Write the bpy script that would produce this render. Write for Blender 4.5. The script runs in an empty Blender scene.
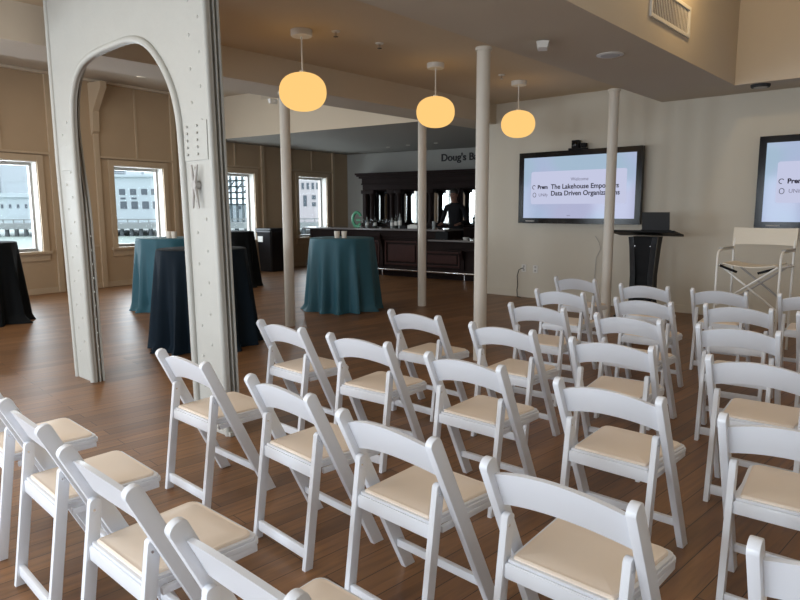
import bpy, bmesh, random
from math import *
from mathutils import Vector, Matrix
random.seed(7)
C = bpy.context.scene.collection
PI = pi

# ------------------------------------------------------------------ camera
FPX = 645.2
cam_d = bpy.data.cameras.new('camera'); cam = bpy.data.objects.new('camera', cam_d); C.objects.link(cam)
cam_d.sensor_width = 36; cam_d.lens = 36*FPX/800; cam_d.clip_end = 600; cam_d.clip_start = .05
cam.location = (0, 0, 1.5)
cam.rotation_euler = (Matrix.Rotation(radians(90-8.02), 3, 'X') @ Matrix.Rotation(radians(-.2), 3, 'Z')).to_euler()
bpy.context.scene.camera = cam

# ------------------------------------------------------------------ room frame: a = right along the screen wall, u = towards it
HD = radians(41.5)
UX, UY = sin(HD), cos(HD)
def W(a, u, z=0): return Vector((a*UY + u*UX, -a*UX + u*UY, z))
RZ = -HD

# ------------------------------------------------------------------ materials
def mat(name, col, rough=.5, metal=0, noise=0, nscale=8, bump=0, bscale=40, emit=None, spec=None, trans=None):
    m = bpy.data.materials.new(name); m.use_nodes = True
    nt = m.node_tree; b = nt.nodes['Principled BSDF']
    b.inputs['Base Color'].default_value = (*col, 1); b.inputs['Roughness'].default_value = rough; b.inputs['Metallic'].default_value = metal
    if spec is not None: b.inputs['Specular IOR Level'].default_value = spec
    if emit: b.inputs['Emission Color'].default_value = (*emit[0], 1); b.inputs['Emission Strength'].default_value = emit[1]
    tc = nt.nodes.new('ShaderNodeTexCoord')
    if noise:
        n = nt.nodes.new('ShaderNodeTexNoise'); n.inputs['Scale'].default_value = nscale; n.inputs['Detail'].default_value = 4
        r = nt.nodes.new('ShaderNodeMixRGB'); r.inputs[1].default_value = (*[c*(1-noise) for c in col], 1); r.inputs[2].default_value = (*[min(1, c*(1+noise)) for c in col], 1)
        nt.links.new(tc.outputs['Object'], n.inputs['Vector']); nt.links.new(n.outputs['Fac'], r.inputs[0]); nt.links.new(r.outputs[0], b.inputs['Base Color'])
    if bump:
        n = nt.nodes.new('ShaderNodeTexNoise'); n.inputs['Scale'].default_value = bscale; n.inputs['Detail'].default_value = 3
        bp = nt.nodes.new('ShaderNodeBump'); bp.inputs['Strength'].default_value = bump; bp.inputs['Distance'].default_value = .01
        nt.links.new(tc.outputs['Object'], n.inputs['Vector']); nt.links.new(n.outputs['Fac'], bp.inputs['Height']); nt.links.new(bp.outputs[0], b.inputs['Normal'])
    return m
def emat(name, col, s=1):
    m = bpy.data.materials.new(name); m.use_nodes = True; nt = m.node_tree
    for n in list(nt.nodes): nt.nodes.remove(n)
    e = nt.nodes.new('ShaderNodeEmission'); e.inputs[0].default_value = (*col, 1); e.inputs[1].default_value = s
    o = nt.nodes.new('ShaderNodeOutputMaterial'); nt.links.new(e.outputs[0], o.inputs[0]); return m
def lin(r, g, b): return tuple(((c/255+.055)/1.055)**2.4 if c > 10 else c/255/12.92 for c in (r, g, b))

M = {}
M['wall'] = mat('cream wall paint', (.63, .58, .49), .7, noise=.03, nscale=1.5, bump=.05)
M['tanwall'] = mat('cream panel paint in warm light', (.47, .345, .225), .6, noise=.05, nscale=2, bump=.05)  # tan stands in for warm light on a cream wall
M['tantrim'] = mat('tan trim paint', (.52, .40, .275), .5)
M['ceil'] = mat('ceiling paint', (.56, .49, .40), .8, noise=.03, nscale=1)
M['ceiltan'] = mat('warm ceiling paint', (.62, .51, .37), .8, noise=.03, nscale=1)
M['face'] = mat('soffit paint with baked light', (.66, .57, .45), .7)  # lightened colour stands in for light falling on soffit and moulding
M['lining'] = mat('pale window lining', (.62, .60, .56), .5)
M['beam'] = mat('beam paint', (.58, .50, .40), .7)
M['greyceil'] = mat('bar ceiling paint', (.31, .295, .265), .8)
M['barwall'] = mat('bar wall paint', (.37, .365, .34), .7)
M['white'] = mat('white resin', (.80, .82, .87), .32, bump=.02, bscale=15)
M['pad'] = mat('beige vinyl', (.89, .77, .65), .42, noise=.03, nscale=5, bump=.06, bscale=12)
M['steel'] = mat('painted riveted steel', (.47, .47, .44), .45, noise=.05, nscale=5, bump=.25, bscale=18)
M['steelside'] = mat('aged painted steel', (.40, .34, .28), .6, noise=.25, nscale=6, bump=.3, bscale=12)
M['pole'] = mat('column paint', (.66, .60, .52), .45, noise=.03, nscale=3)
M['black'] = mat('black plastic', (.009, .009, .010), .55, spec=.15)
M['blackm'] = mat('black matt', (.02, .02, .022), .6)
M['glossblack'] = mat('black gloss bezel', (.006, .006, .008), .15, spec=.25)
M['mahog'] = mat('dark mahogany', (.016, .008, .007), .6, noise=.3, nscale=6, spec=.12)
M['mahogr'] = mat('reddish mahogany panel', (.040, .012, .009), .5, noise=.3, nscale=6, spec=.2)
M['counter'] = mat('polished counter top', (.16, .15, .15), .15)
M['chrome'] = mat('chrome', (.7, .7, .72), .15, 1)
M['mirror'] = mat('mirror glass', (.75, .78, .78), .03, 1)
M['canvas'] = mat('cream canvas', (.74, .68, .58), .8, noise=.04, nscale=4, bump=.15, bscale=60)
M['enamel'] = mat('white enamel', (.78, .76, .72), .3)
M['plate'] = mat('white plastic', (.72, .70, .66), .4)
M['alu'] = mat('grey aluminium frame', (.42, .40, .38), .4)
M['ventshade'] = mat('vent shade', (.10, .07, .05), .7)
M['skin'] = mat('skin', (.22, .11, .075), .5)
M['cloth'] = mat('black shirt', (.008, .008, .010), .8, spec=.2)
M['hair'] = mat('dark hair', (.01, .008, .007), .5)
M['bin'] = mat('black bin plastic', (.015, .016, .02), .4)
M['paper'] = mat('white paper', (.75, .75, .72), .7)
M['green'] = mat('green painted metal', (.10, .42, .24), .4)
M['wax'] = mat('frosted glass with wax', (.75, .66, .56), .3)
M['teal'] = mat('teal satin cloth', (.022, .105, .145), .6, noise=.15, nscale=3, bump=.05, bscale=90)
M['navy'] = mat('dark navy cloth', (.008, .017, .028), .75, spec=.15, noise=.1, nscale=3, bump=.05, bscale=90)
M['blackcloth'] = mat('black cloth', (.007, .009, .011), .75, spec=.15, noise=.1, nscale=3)
M['globe'] = emat('lit opal glass', (1.0, .60, .20), 1.05)
# glass panes
def glass(name, tint=(.97, .99, 1)):
    m = bpy.data.materials.new(name); m.use_nodes = True; nt = m.node_tree
    for n in list(nt.nodes): nt.nodes.remove(n)
    t = nt.nodes.new('ShaderNodeBsdfTransparent'); t.inputs[0].default_value = (*tint, 1)
    g = nt.nodes.new('ShaderNodeBsdfGlossy'); g.inputs['Roughness'].default_value = .02
    lw = nt.nodes.new('ShaderNodeLayerWeight'); pw_ = nt.nodes.new('ShaderNodeMath'); pw_.operation = 'POWER'; pw_.inputs[1].default_value = 5; nt.links.new(lw.outputs['Facing'], pw_.inputs[0]); f = nt.nodes.new('ShaderNodeMath'); f.operation = 'MULTIPLY_ADD'; f.inputs[1].default_value = .8; f.inputs[2].default_value = .04; nt.links.new(pw_.outputs[0], f.inputs[0])
    x = nt.nodes.new('ShaderNodeMixShader'); o = nt.nodes.new('ShaderNodeOutputMaterial')
    nt.links.new(f.outputs[0], x.inputs[0]); nt.links.new(t.outputs[0], x.inputs[1]); nt.links.new(g.outputs[0], x.inputs[2]); nt.links.new(x.outputs[0], o.inputs[0])
    return m
M['glass'] = glass('window glass'); M['clear'] = glass('clear drinking glass', (.8, .82, .84))
M['bottle'] = mat('dark bottle glass', (.02, .03, .025), .08)
M['bottleclear'] = mat('pale bottle glass', (.30, .33, .33), .1)

def wood_floor():
    m = bpy.data.materials.new('oak plank floor'); m.use_nodes = True; nt = m.node_tree; b = nt.nodes['Principled BSDF']
    tc = nt.nodes.new('ShaderNodeTexCoord'); mp = nt.nodes.new('ShaderNodeMapping'); mp.inputs['Rotation'].default_value = (0, 0, -(PI/2-radians(46)))
    br = nt.nodes.new('ShaderNodeTexBrick'); br.inputs['Scale'].default_value = 1; br.inputs['Brick Width'].default_value = 1.5; br.inputs['Row Height'].default_value = .125
    br.inputs['Mortar Size'].default_value = .0022; br.inputs['Mortar Smooth'].default_value = .3; br.inputs['Bias'].default_value = 0; br.offset = .37; br.squash = 1
    br.inputs['Color1'].default_value = (.165, .080, .033, 1); br.inputs['Color2'].default_value = (.285, .143, .062, 1); br.inputs['Mortar'].default_value = (.020, .009, .005, 1)
    mp2 = nt.nodes.new('ShaderNodeMapping'); mp2.inputs['Scale'].default_value = (1.2, 14, 1)
    n = nt.nodes.new('ShaderNodeTexNoise'); n.inputs['Scale'].default_value = 2.2; n.inputs['Detail'].default_value = 7; n.inputs['Distortion'].default_value = .6
    n2 = nt.nodes.new('ShaderNodeTexNoise'); n2.inputs['Scale'].default_value = .8; n2.inputs['Detail'].default_value = 3
    r = nt.nodes.new('ShaderNodeValToRGB'); r.color_ramp.elements[0].position = .3; r.color_ramp.elements[0].color = (.68, .66, .64, 1); r.color_ramp.elements[1].position = .72; r.color_ramp.elements[1].color = (1.2, 1.19, 1.17, 1)
    mx = nt.nodes.new('ShaderNodeMixRGB'); mx.blend_type = 'MULTIPLY'; mx.inputs[0].default_value = 1
    r2 = nt.nodes.new('ShaderNodeMapRange'); r2.inputs[3].default_value = .30; r2.inputs[4].default_value = .50
    L = nt.links.new
    L(tc.outputs['Object'], mp.inputs[0]); L(mp.outputs[0], br.inputs[0]); L(mp.outputs[0], mp2.inputs[0]); L(mp2.outputs[0], n.inputs['Vector'])
    L(n.outputs['Fac'], r.inputs[0]); L(br.outputs['Color'], mx.inputs[1]); L(r.outputs[0], mx.inputs[2]); L(mx.outputs[0], b.inputs['Base Color'])
    L(tc.outputs['Object'], n2.inputs['Vector']); L(n.outputs['Fac'], r2.inputs[0]); L(r2.outputs[0], b.inputs['Roughness'])
    bp = nt.nodes.new('ShaderNodeBump'); bp.inputs['Strength'].default_value = .25; bp.inputs['Distance'].default_value = .004; L(n.outputs['Fac'], bp.inputs['Height']); L(bp.outputs[0], b.inputs['Normal'])
    b.inputs['Specular IOR Level'].default_value = .45
    return m
M['floor'] = wood_floor()

# ------------------------------------------------------------------ mesh helpers
def BM(): return bmesh.new()
def box(bm, x0, x1, y0, y1, z0, z1, mtx=None, bevel=0, mi=0):
    r = bmesh.ops.create_cube(bm, size=1); vs = r['verts']
    m = Matrix.Translation(((x0+x1)/2, (y0+y1)/2, (z0+z1)/2)) @ Matrix.Diagonal((abs(x1-x0), abs(y1-y0), abs(z1-z0), 1))
    bmesh.ops.transform(bm, matrix=m, verts=vs)
    if bevel:
        es = list({e for v in vs for e in v.link_edges})
        o = bmesh.ops.bevel(bm, geom=es, offset=bevel, segments=2, affect='EDGES', profile=.6); vs = list({v for f in o['faces'] for v in f.verts} | {v for v in vs if v.is_valid})
    if mtx is not None: bmesh.ops.transform(bm, matrix=mtx, verts=[v for v in vs if v.is_valid])
    if mi:
        for v in vs:
            if v.is_valid:
                for f in v.link_faces: f.material_index = mi
    return vs
def prism(bm, pts, axis, a0, a1, mtx=None, bevel=0):
    """polygon pts extruded along axis ('x','y','z') from a0 to a1; pts are the two other coords in order"""
    def mk(p, a):
        if axis == 'x': return (a, p[0], p[1])
        if axis == 'y': return (p[0], a, p[1])
        return (p[0], p[1], a)
    A = [bm.verts.new(mk(p, a0)) for p in pts]; B = [bm.verts.new(mk(p, a1)) for p in pts]
    fs = [bm.faces.new(A), bm.faces.new(list(reversed(B)))]
    n = len(pts)
    for i in range(n): fs.append(bm.faces.new((A[i], B[i], B[(i+1) % n], A[(i+1) % n])))
    bmesh.ops.recalc_face_normals(bm, faces=fs)
    vs = A+B
    if bevel:
        es = list({e for e in fs[0].edges} | {e for e in fs[1].edges})
        o = bmesh.ops.bevel(bm, geom=es, offset=bevel, segments=2, affect='EDGES', profile=.6)
        vs = list({v for f in o['faces'] for v in f.verts} | {v for v in vs if v.is_valid})
    if mtx is not None: bmesh.ops.transform(bm, matrix=mtx, verts=[v for v in vs if v.is_valid])
    return vs
def lathe(bm, prof, n=24, mtx=None):
    rings = []; vs = []
    for r, z in prof:
        if r < 1e-6: ring = [bm.verts.new((0, 0, z))]
        else: ring = [bm.verts.new((r*cos(2*PI*i/n), r*sin(2*PI*i/n), z)) for i in range(n)]
        rings.append(ring); vs += ring
    for A, B in zip(rings, rings[1:]):
        for i in range(n):
            j = (i+1) % n
            if len(A) == 1 and len(B) > 1: bm.faces.new((A[0], B[j], B[i]))
            elif len(B) == 1 and len(A) > 1: bm.faces.new((A[i], A[j], B[0]))
            elif len(A) > 1: bm.faces.new((A[i], A[j], B[j], B[i]))
    if mtx is not None: bmesh.ops.transform(bm, matrix=mtx, verts=vs)
    return vs
def tube(bm, pts, r, n=8, closed=False):
    pts = [Vector(p) for p in pts]; rings = []; N = len(pts); up = None
    for i, p in enumerate(pts):
        a = pts[max(i-1, 0)] if not closed else pts[i-1]; b = pts[min(i+1, N-1)] if not closed else pts[(i+1) % N]
        t = (b-a).normalized()
        if up is None: up = t.orthogonal().normalized()
        up = (up - t*up.dot(t)); up = up.normalized() if up.length > 1e-6 else t.orthogonal().normalized()
        s = t.cross(up); rr = r[i] if isinstance(r, (list, tuple)) else r
        rings.append([bm.verts.new(p + (up*cos(2*PI*k/n) + s*sin(2*PI*k/n))*rr) for k in range(n)])
    for i in range(N if closed else N-1):
        A, B = rings[i], rings[(i+1) % N]
        for k in range(n): bm.faces.new((A[k], A[(k+1) % n], B[(k+1) % n], B[k]))
    if not closed:
        bm.faces.new(list(reversed(rings[0]))); bm.faces.new(rings[-1])
def cyl(bm, p0, p1, r, n=12): tube(bm, [p0, p1], r, n)
def obj(name, bm, m, parent=None, smooth=False, loc=None, rotz=None):
    bmesh.ops.recalc_face_normals(bm, faces=bm.faces[:])
    me = bpy.data.meshes.new(name); bm.to_mesh(me); bm.free()
    for x in (m if isinstance(m, (list, tuple)) else [m]): me.materials.append(M[x] if isinstance(x, str) else x)
    if smooth:
        for p in me.polygons: p.use_smooth = True
        try: me.set_sharp_from_angle(angle=radians(40))
        except Exception: pass
    o = bpy.data.objects.new(name, me); C.objects.link(o)
    if parent: o.parent = parent
    if loc is not None: o.location = loc
    if rotz is not None: o.rotation_euler = (0, 0, rotz)
    return o
def thing(name, label, cat, loc=(0, 0, 0), rotz=0, group=None):
    o = bpy.data.objects.new(name, None); C.objects.link(o); o.location = loc; o.rotation_euler = (0, 0, rotz); o.empty_display_size = .1
    o['label'] = label; o['category'] = cat
    if group: o['group'] = group
    return o
def tag(o, label, cat, group=None, kind=None):
    o['label'] = label; o['category'] = cat
    if group: o['group'] = group
    if kind: o['kind'] = kind
    return o
def struct(name, bm, m, parent=None, **k):
    o = obj(name, bm, m, parent, **k)
    if not parent: o['kind'] = 'structure'
    return o
def dup(root):
    r = root.copy(); C.objects.link(r)
    for ch in list(root.children):
        c = ch.copy(); C.objects.link(c); c.parent = r
        for g in list(ch.children):
            d = g.copy(); C.objects.link(d); d.parent = c
    return r
def text_obj(name, s, size, m, mtx, parent=None, depth=.002, align='LEFT', bold=0):
    cu = bpy.data.curves.new(name, 'FONT'); cu.body = s; cu.size = size; cu.extrude = depth; cu.align_x = align; cu.offset = bold; cu.resolution_u = 4
    t = bpy.data.objects.new(name, cu); C.objects.link(t)
    dg = bpy.context.evaluated_depsgraph_get(); me = bpy.data.meshes.new_from_object(t.evaluated_get(dg))
    bpy.data.objects.remove(t); me.transform(mtx); me.materials.clear(); me.materials.append(M[m])
    o = bpy.data.objects.new(name, me); C.objects.link(o)
    if parent: o.parent = parent
    return o

# ------------------------------------------------------------------ the room
A1, A2 = Vector((-6.18, 12.06)), None
dW = Vector((sin(radians(34.5)), cos(radians(34.5)))); nW = Vector((-dW.y, dW.x))      # window wall: direction, outward normal
P0 = Vector((-6.62, 11.42))
hB = radians(32.33); dB = Vector((cos(hB), -sin(hB))); nB = Vector((sin(hB), cos(hB)))
B0 = Vector((-1.5, 18.87))                                                              # corner of window wall and bar wall
def isec(p, d, q, e):
    t = ((q-p).x*e.y-(q-p).y*e.x)/(d.x*e.y-d.y*e.x); return p+d*t
def V2(a, u): w = W(a, u); return Vector((w.x, w.y))
Ud = Vector((UX, UY)); Vd = Vector((UY, -UX))
UF, AR = -4.2, 2.2                                                                      # wall behind the camera, wall to the right
cFL = isec(P0, dW, V2(0, UF), Vd); cBR = isec(B0, dB, V2(-6.47, 0), Ud)
room = [cFL, B0, cBR, V2(-6.3, 9.63), V2(AR, 9.63), V2(AR, UF)]
bm = BM(); prism(bm, [tuple(p) for p in [cFL-dW*.3-Vd*.3, B0+dW*.3-Vd*.3+nB*.0, cBR+nB*.3+Vd*.3, V2(-6.0, 9.9), V2(AR+.2, 9.9), V2(AR+.2, UF-.2)]], 'z', -.15, 0); struct('floor', bm, 'floor')

# window wall with deep reveals; local x along the wall, y outward
sB = (B0-P0).dot(dW); sF = (cFL-P0).dot(dW)
mW = Matrix(((dW.x, nW.x, 0, P0.x), (dW.y, nW.y, 0, P0.y), (0, 0, 1, 0), (0, 0, 0, 1)))
s2 = (Vector((-5.61, 12.88))-P0).dot(dW)
wins = [s2-2.58*k for k in (2, 1, 0, -1, -2)]; wins = [s2-2.60*6, s2-2.60*5, s2-2.60*4, s2-2.60*3, s2-2.6*2, s2-2.6, s2, s2+1.98, s2+5.25-.0]
wins[7] = (Vector((-3.53, 15.91))-P0).dot(dW)-1.12; wins[8] = (Vector((-2.66, 17.18))-P0).dot(dW)
wins[5] = (Vector((-6.44, 11.67))-P0).dot(dW)-1.12
for k in range(5): wins[4-k] = wins[5]-2.6*(k+1)
wins = [w for w in wins if w > sF+.5]
WZ0, WZ1, WT = .77, 2.36, .30
def wall_with_openings(s0, s1, z0, z1, ops, t):
    bm = BM(); s = s0
    for (a, b, c, d) in ops:
        box(bm, s, a, 0, t, z0, z1); box(bm, a, b, 0, t, z0, c); box(bm, a, b, 0, t, d, z1); s = b
    box(bm, s, s1, 0, t, z0, z1); return bm
bm = wall_with_openings(sF-.1, sB+.25, 0, 4.1, [(w, w+1.12, WZ0, WZ1) for w in wins], WT); bm.transform(mW); struct('wall_left', bm, 'tanwall')
# windows: frame, pane, casing, sill
for i, w in enumerate(wins):
    bm = BM(); e = .06; f = .05
    for x0, x1, z0, z1 in ((w, w+f, WZ0, WZ1), (w+1.12-f, w+1.12, WZ0, WZ1), (w+f, w+1.12-f, WZ0, WZ0+f), (w+f, w+1.12-f, WZ1-f-.02, WZ1)): box(bm, x0, x1, .17, .24, z0, z1)
    bm.transform(mW); wo = struct('window_%d' % (i+1), bm, 'alu')
    bm = BM(); box(bm, w+f, w+1.12-f, .20, .206, WZ0+f, WZ1-f-.02); bm.transform(mW); obj('pane', bm, 'glass', wo)
    bm = BM(); c = .11
    for x0, x1, z0, z1 in ((w-c, w, WZ0-.02, WZ1+c), (w+1.12, w+1.12+c, WZ0-.02, WZ1+c), (w, w+1.12, WZ1, WZ1+c)): box(bm, x0, x1, -.03, .0, z0, z1, bevel=.004)
    bm.transform(mW); obj('casing', bm, 'tantrim', wo)
    bm = BM()
    for x0, x1, z0, z1 in ((w, w+.012, WZ0, WZ1), (w+1.108, w+1.12, WZ0, WZ1), (w+.012, w+1.108, WZ1-.012, WZ1)): box(bm, x0, x1, 0, .17, z0, z1)
    bm.transform(mW); obj('lining', bm, 'lining', wo)
    bm = BM(); box(bm, w-.14, w+1.26, -.07, .17, WZ0-.05, WZ0, bevel=.006); box(bm, w-.11, w+1.23, -.025, 0, WZ0-.17, WZ0-.05); bm.transform(mW); obj('sill', bm, 'tantrim', wo)
# flat strips, ledge and rail on the window wall
bm = BM()
strips = []
for w in wins:
    for x in (w-.33, w+1.12+.28): strips.append(x)
for x in strips: box(bm, x-.05, x+.05, -.045, 0, .0, 3.93, bevel=.004)
for w in wins: box(bm, w+.52, w+.56, -.02, 0, WZ1+.16, 3.93)
for w in wins:
    box(bm, w-.28, w+1.35, -.05, 0, WZ1+.13, WZ1+.17, bevel=.004)
    x0 = w+1.12+.33; x1 = x0+(2.6-1.12-.33-.28-.1)
    box(bm, x0, x1, -.018, 0, .80, .84)
bm.transform(mW); struct('trim_1', bm, 'tantrim')
bm = BM(); box(bm, sF, sB, -.02, 0, 0, .10); bm.transform(mW); struct('baseboard_left', bm, 'tantrim')

# bar wall
mB = Matrix(((dB.x, nB.x, 0, B0.x), (dB.y, nB.y, 0, B0.y), (0, 0, 1, 0), (0, 0, 0, 1)))
LB = (cBR-B0).dot(dB)
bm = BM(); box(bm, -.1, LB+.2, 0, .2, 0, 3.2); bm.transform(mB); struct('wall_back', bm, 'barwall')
# screen wall, its return beside the bar, right wall, wall behind the camera (with windows)
def room_m(): return Matrix(((UY, UX, 0, 0), (-UX, UY, 0, 0), (0, 0, 1, 0), (0, 0, 0, 1)))
mR = room_m()
def rbox(bm, a0, a1, u0, u1, z0, z1, bevel=0): return box(bm, a0, a1, u0, u1, z0, z1, mR, bevel)
uBR = Vector((cBR.x, cBR.y)).dot(Ud)
bm = BM(); rbox(bm, -6.47, AR+.2, 9.63, 9.83, 0, 5.4); struct('wall_right', bm, 'wall')
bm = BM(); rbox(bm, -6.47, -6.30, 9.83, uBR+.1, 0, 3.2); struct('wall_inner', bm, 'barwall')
bm = BM(); rbox(bm, AR, AR+.2, UF-.2, 9.63, 0, 5.4); struct('wall_side', bm, 'wall')
aFL = Vector((cFL.x, cFL.y)).dot(Vd)
mF = Matrix.Translation(W(0, UF)) @ Matrix.Rotation(RZ, 4, 'Z') @ Matrix.Diagonal((1, -1, 1, 1))
fops = [(x, x+1.5, .8, 2.5) for x in (-16, -13.4, -10.8, -8.2, -5.6, -3.4, -1.2)]
bm = wall_with_openings(aFL-.3, AR, 0, 5.4, fops, .3); bm.transform(mF); struct('wall_front', bm, 'wall')
bm = BM()
rbox(bm, -6.46, AR, 9.61, 9.63, 0, .11); struct('baseboard_right', bm, 'wall')

# ceilings
ZP, ZB, ZS, ZW, ZBAR, ZR = 3.27, 2.94, 3.00, 3.93, 3.04, 5.2
AV = -2.37
bm = BM(); rbox(bm, -6.3, -3.5, UF, 9.63, ZP, 3.45); struct('ceiling', bm, 'ceiltan')
bm = BM(); rbox(bm, -3.5, AV, UF, 9.63, ZS, ZR+.1); struct('ceiling_soffit', bm, 'ceil')
bm = BM(); rbox(bm, AV, AR, 8.93, 9.63, ZS, ZR+.1); struct('ceiling_bulkhead', bm, 'ceil')
bm = BM(); rbox(bm, AV, AR, UF, 8.93, ZR, ZR+.1); struct('ceiling_recess', bm, 'ceil')
bm = BM(); rbox(bm, -6.95, -6.3, UF, 9.63+.0, ZB, ZW+.15); rbox(bm, -6.95, -6.3, 9.63, uBR, ZB, ZW+.15); struct('trim_2', bm, 'beam')
def inside(poly):
    bm = BM(); prism(bm, [tuple(p) for p in poly], 'z', 0, .15); return bm
q = 9.15
kq = (222-400)/FPX*1.0; kq = kq/(cos(radians(8.02))-(300-144)/FPX*-sin(radians(8.02))*-1); tq = (kq*P0.y-P0.x)/(dW.x-kq*dW.y); QL = P0+dW*tq; QR = V2(-6.95, q); dq = (QR-QL).normalized(); nq = Vector((-dq.y, dq.x))
bm = inside([cFL, QL, QR, V2(-6.95, UF)]); bm.transform(Matrix.Translation((0, 0, ZW))); struct('ceiling_window_bay', bm, 'ceil')
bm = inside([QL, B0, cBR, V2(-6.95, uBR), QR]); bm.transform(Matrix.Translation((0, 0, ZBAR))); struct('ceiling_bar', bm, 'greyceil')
bm = BM(); prism(bm, [tuple(p) for p in (QL, QR, QR-nq*.012, QL-nq*.012)], 'z', ZBAR, ZW+.15); prism(bm, [tuple(p) for p in (QL, QR, QR+nq*.15, QL+nq*.15)], 'z', ZBAR+.15, ZW+.15); struct('trim_3', bm, 'face')
# cross beams under the window bay ceiling
bm = BM()
for u in (8.5, 1.0): rbox(bm, -12.0, -6.95, u, u+.16, ZW-.16, ZW)
struct('trim_4', bm, 'beam')
t = thing('strip_light', 'thin white strip light on the window bay ceiling, seen inside the arch opening', 'light', W(-11.34, 6.11, ZW), radians(20))
bm = BM(); box(bm, -.30, .30, -.05, .05, -.05, 0, bevel=.01); obj('housing', bm, 'plate', t)
bm = BM(); box(bm, -.27, .27, -.03, .03, -.065, -.05, bevel=.006); obj('tube', bm, emat('lit strip', (1, .88, .7), .8), t)
# picture moulding where the window wall meets its ceiling, coloured lighter as if lit
bm = BM(); box(bm, sF, tq-.05, -.10, 0, 3.885, 3.93, bevel=.006); bm.transform(mW); struct('trim_5', bm, 'face')
# knee brace by the window wall
bm = BM(); prism(bm, [(-.0, 3.86), (-.42, 3.86), (-.42, 3.76), (-.12, 3.35), (-.10, 2.98), (-.0, 2.9)], 'x', -.06, .06)
bm.transform(mW @ Matrix.Translation((strips[[i for i, w in enumerate(wins) if abs(w-s2) < .01][0]*2]-.02, 0, 0))); struct('trim_6', bm, 'tantrim')

# ------------------------------------------------------------------ columns
def column(a, u, z1, label):
    p = W(a, u); t = thing('column', label, 'column', p, 0, 'round cream support columns')
    bm = BM(); lathe(bm, [(0, 0), (.064, 0), (.064, z1), (0, z1)], 32); obj('shaft', bm, 'pole', t, True)
    bm = BM(); lathe(bm, [(.064, z1-.03), (.078, z1-.03), (.078, z1), (.064, z1)], 32); obj('collar', bm, 'pole', t, True)
    return t
column(-6.55, 5.25, ZB, 'cream round column in front of the black bin, left of the teal table')
column(-6.37, 7.72, ZB, 'cream round column in front of the bar counter, standing on open floor')
column(-3.60, 5.27, ZS, 'thickest-looking cream round column, by the right end of the bar')
column(-3.58, 8.18, ZS, 'cream round column crossing in front of the left wall screen')

# ------------------------------------------------------------------ riveted arch
UA = 2.35
op = [(-5.656, 0), (-5.675, .5), (-5.68, 1.0), (-5.69, 1.5), (-5.71, 1.9), (-5.705, 2.25), (-5.66, 2.47), (-5.52, 2.62), (-5.32, 2.675), (-5.12, 2.69), (-4.90, 2.695), (-4.70, 2.695), (-4.54, 2.67), (-4.40, 2.61), (-4.25, 2.48), (-4.12, 2.31), (-4.055, 2.12), (-4.04, 1.9), (-4.03, 1.7), (-4.02, 1.3), (-4.01, .88), (-3.995, 0)]
def smooth_path(p, n=2):
    for _ in range(n):
        q = [p[0]]
        for a, b in zip(p, p[1:]): q += [(a[0]*.75+b[0]*.25, a[1]*.75+b[1]*.25), (a[0]*.25+b[0]*.75, a[1]*.25+b[1]*.75)]
        q.append(p[-1]); p = q
    return p
ops = smooth_path(op)
arch = thing('steel_arch', 'white painted riveted steel arch standing between the chairs and the tall tables', 'arch', W(-4.85, UA), RZ)
def alc(p): return (p[0]+4.85, p[1])
outer = [(-6.03, 0), (-6.07, 1.0), (-6.11, 1.9), (-6.12, ZP-.003), (-3.675, ZP-.003), (-3.645, 1.9), (-3.62, .9), (-3.60, 0)]
T = .09
bm = BM(); prism(bm, [alc(p) for p in outer+list(reversed(ops))], 'y', 0, .024); obj('front_plate', bm, 'steel', arch)
inn = [(-5.99, 0), (-6.03, 1.0), (-6.07, 1.9), (-6.08, ZP-.01), (-3.715, ZP-.01), (-3.685, 1.9), (-3.66, .9), (-3.64, 0)]
opi = [(x+(-.03 if x < -4.8 else .03), z+.0) for x, z in ops]
def back(d):
    r = []
    for (x, z), (ox, oz) in zip(off(ops, d), ops):
        k = min(max((oz-1.5)/.7, 0), 1) if ox < -4.6 else 0
        r.append((ox+(x-ox)*k+(-.03*(1-k) if ox < -4.6 else .03), oz+(z-oz)*k))
    return r
def back2(d):
    r = []
    for (x, z), (ox, oz) in zip(off(ops, d), ops):
        k = min(max((oz-1.5)/.7, 0), 1) if ox < -4.6 else 0
        r.append((ox+(x-ox)*k, oz+(z-oz)*k))
    return r
def off(path, d):
    r = []
    for i, p in enumerate(path):
        a = path[max(i-1, 0)]; b = path[min(i+1, len(path)-1)]; tx, tz = b[0]-a[0], b[1]-a[1]; l = hypot(tx, tz); r.append((p[0]-tz/l*d, p[1]+tx/l*d))
    return r
def web(y0, y1, o, i, m, nm):
    bm = BM(); prism(bm, [alc(p) for p in o+list(reversed(i))], 'y', y0, y1); return obj(nm, bm, m, arch)
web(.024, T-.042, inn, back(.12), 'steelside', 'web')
web(T-.042, T-.034, outer, back2(.10), 'steel', 'middle_flange')
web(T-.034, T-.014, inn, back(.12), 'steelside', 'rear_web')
web(T-.014, T, outer, back2(.10), 'steel', 'rear_plate')
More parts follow.
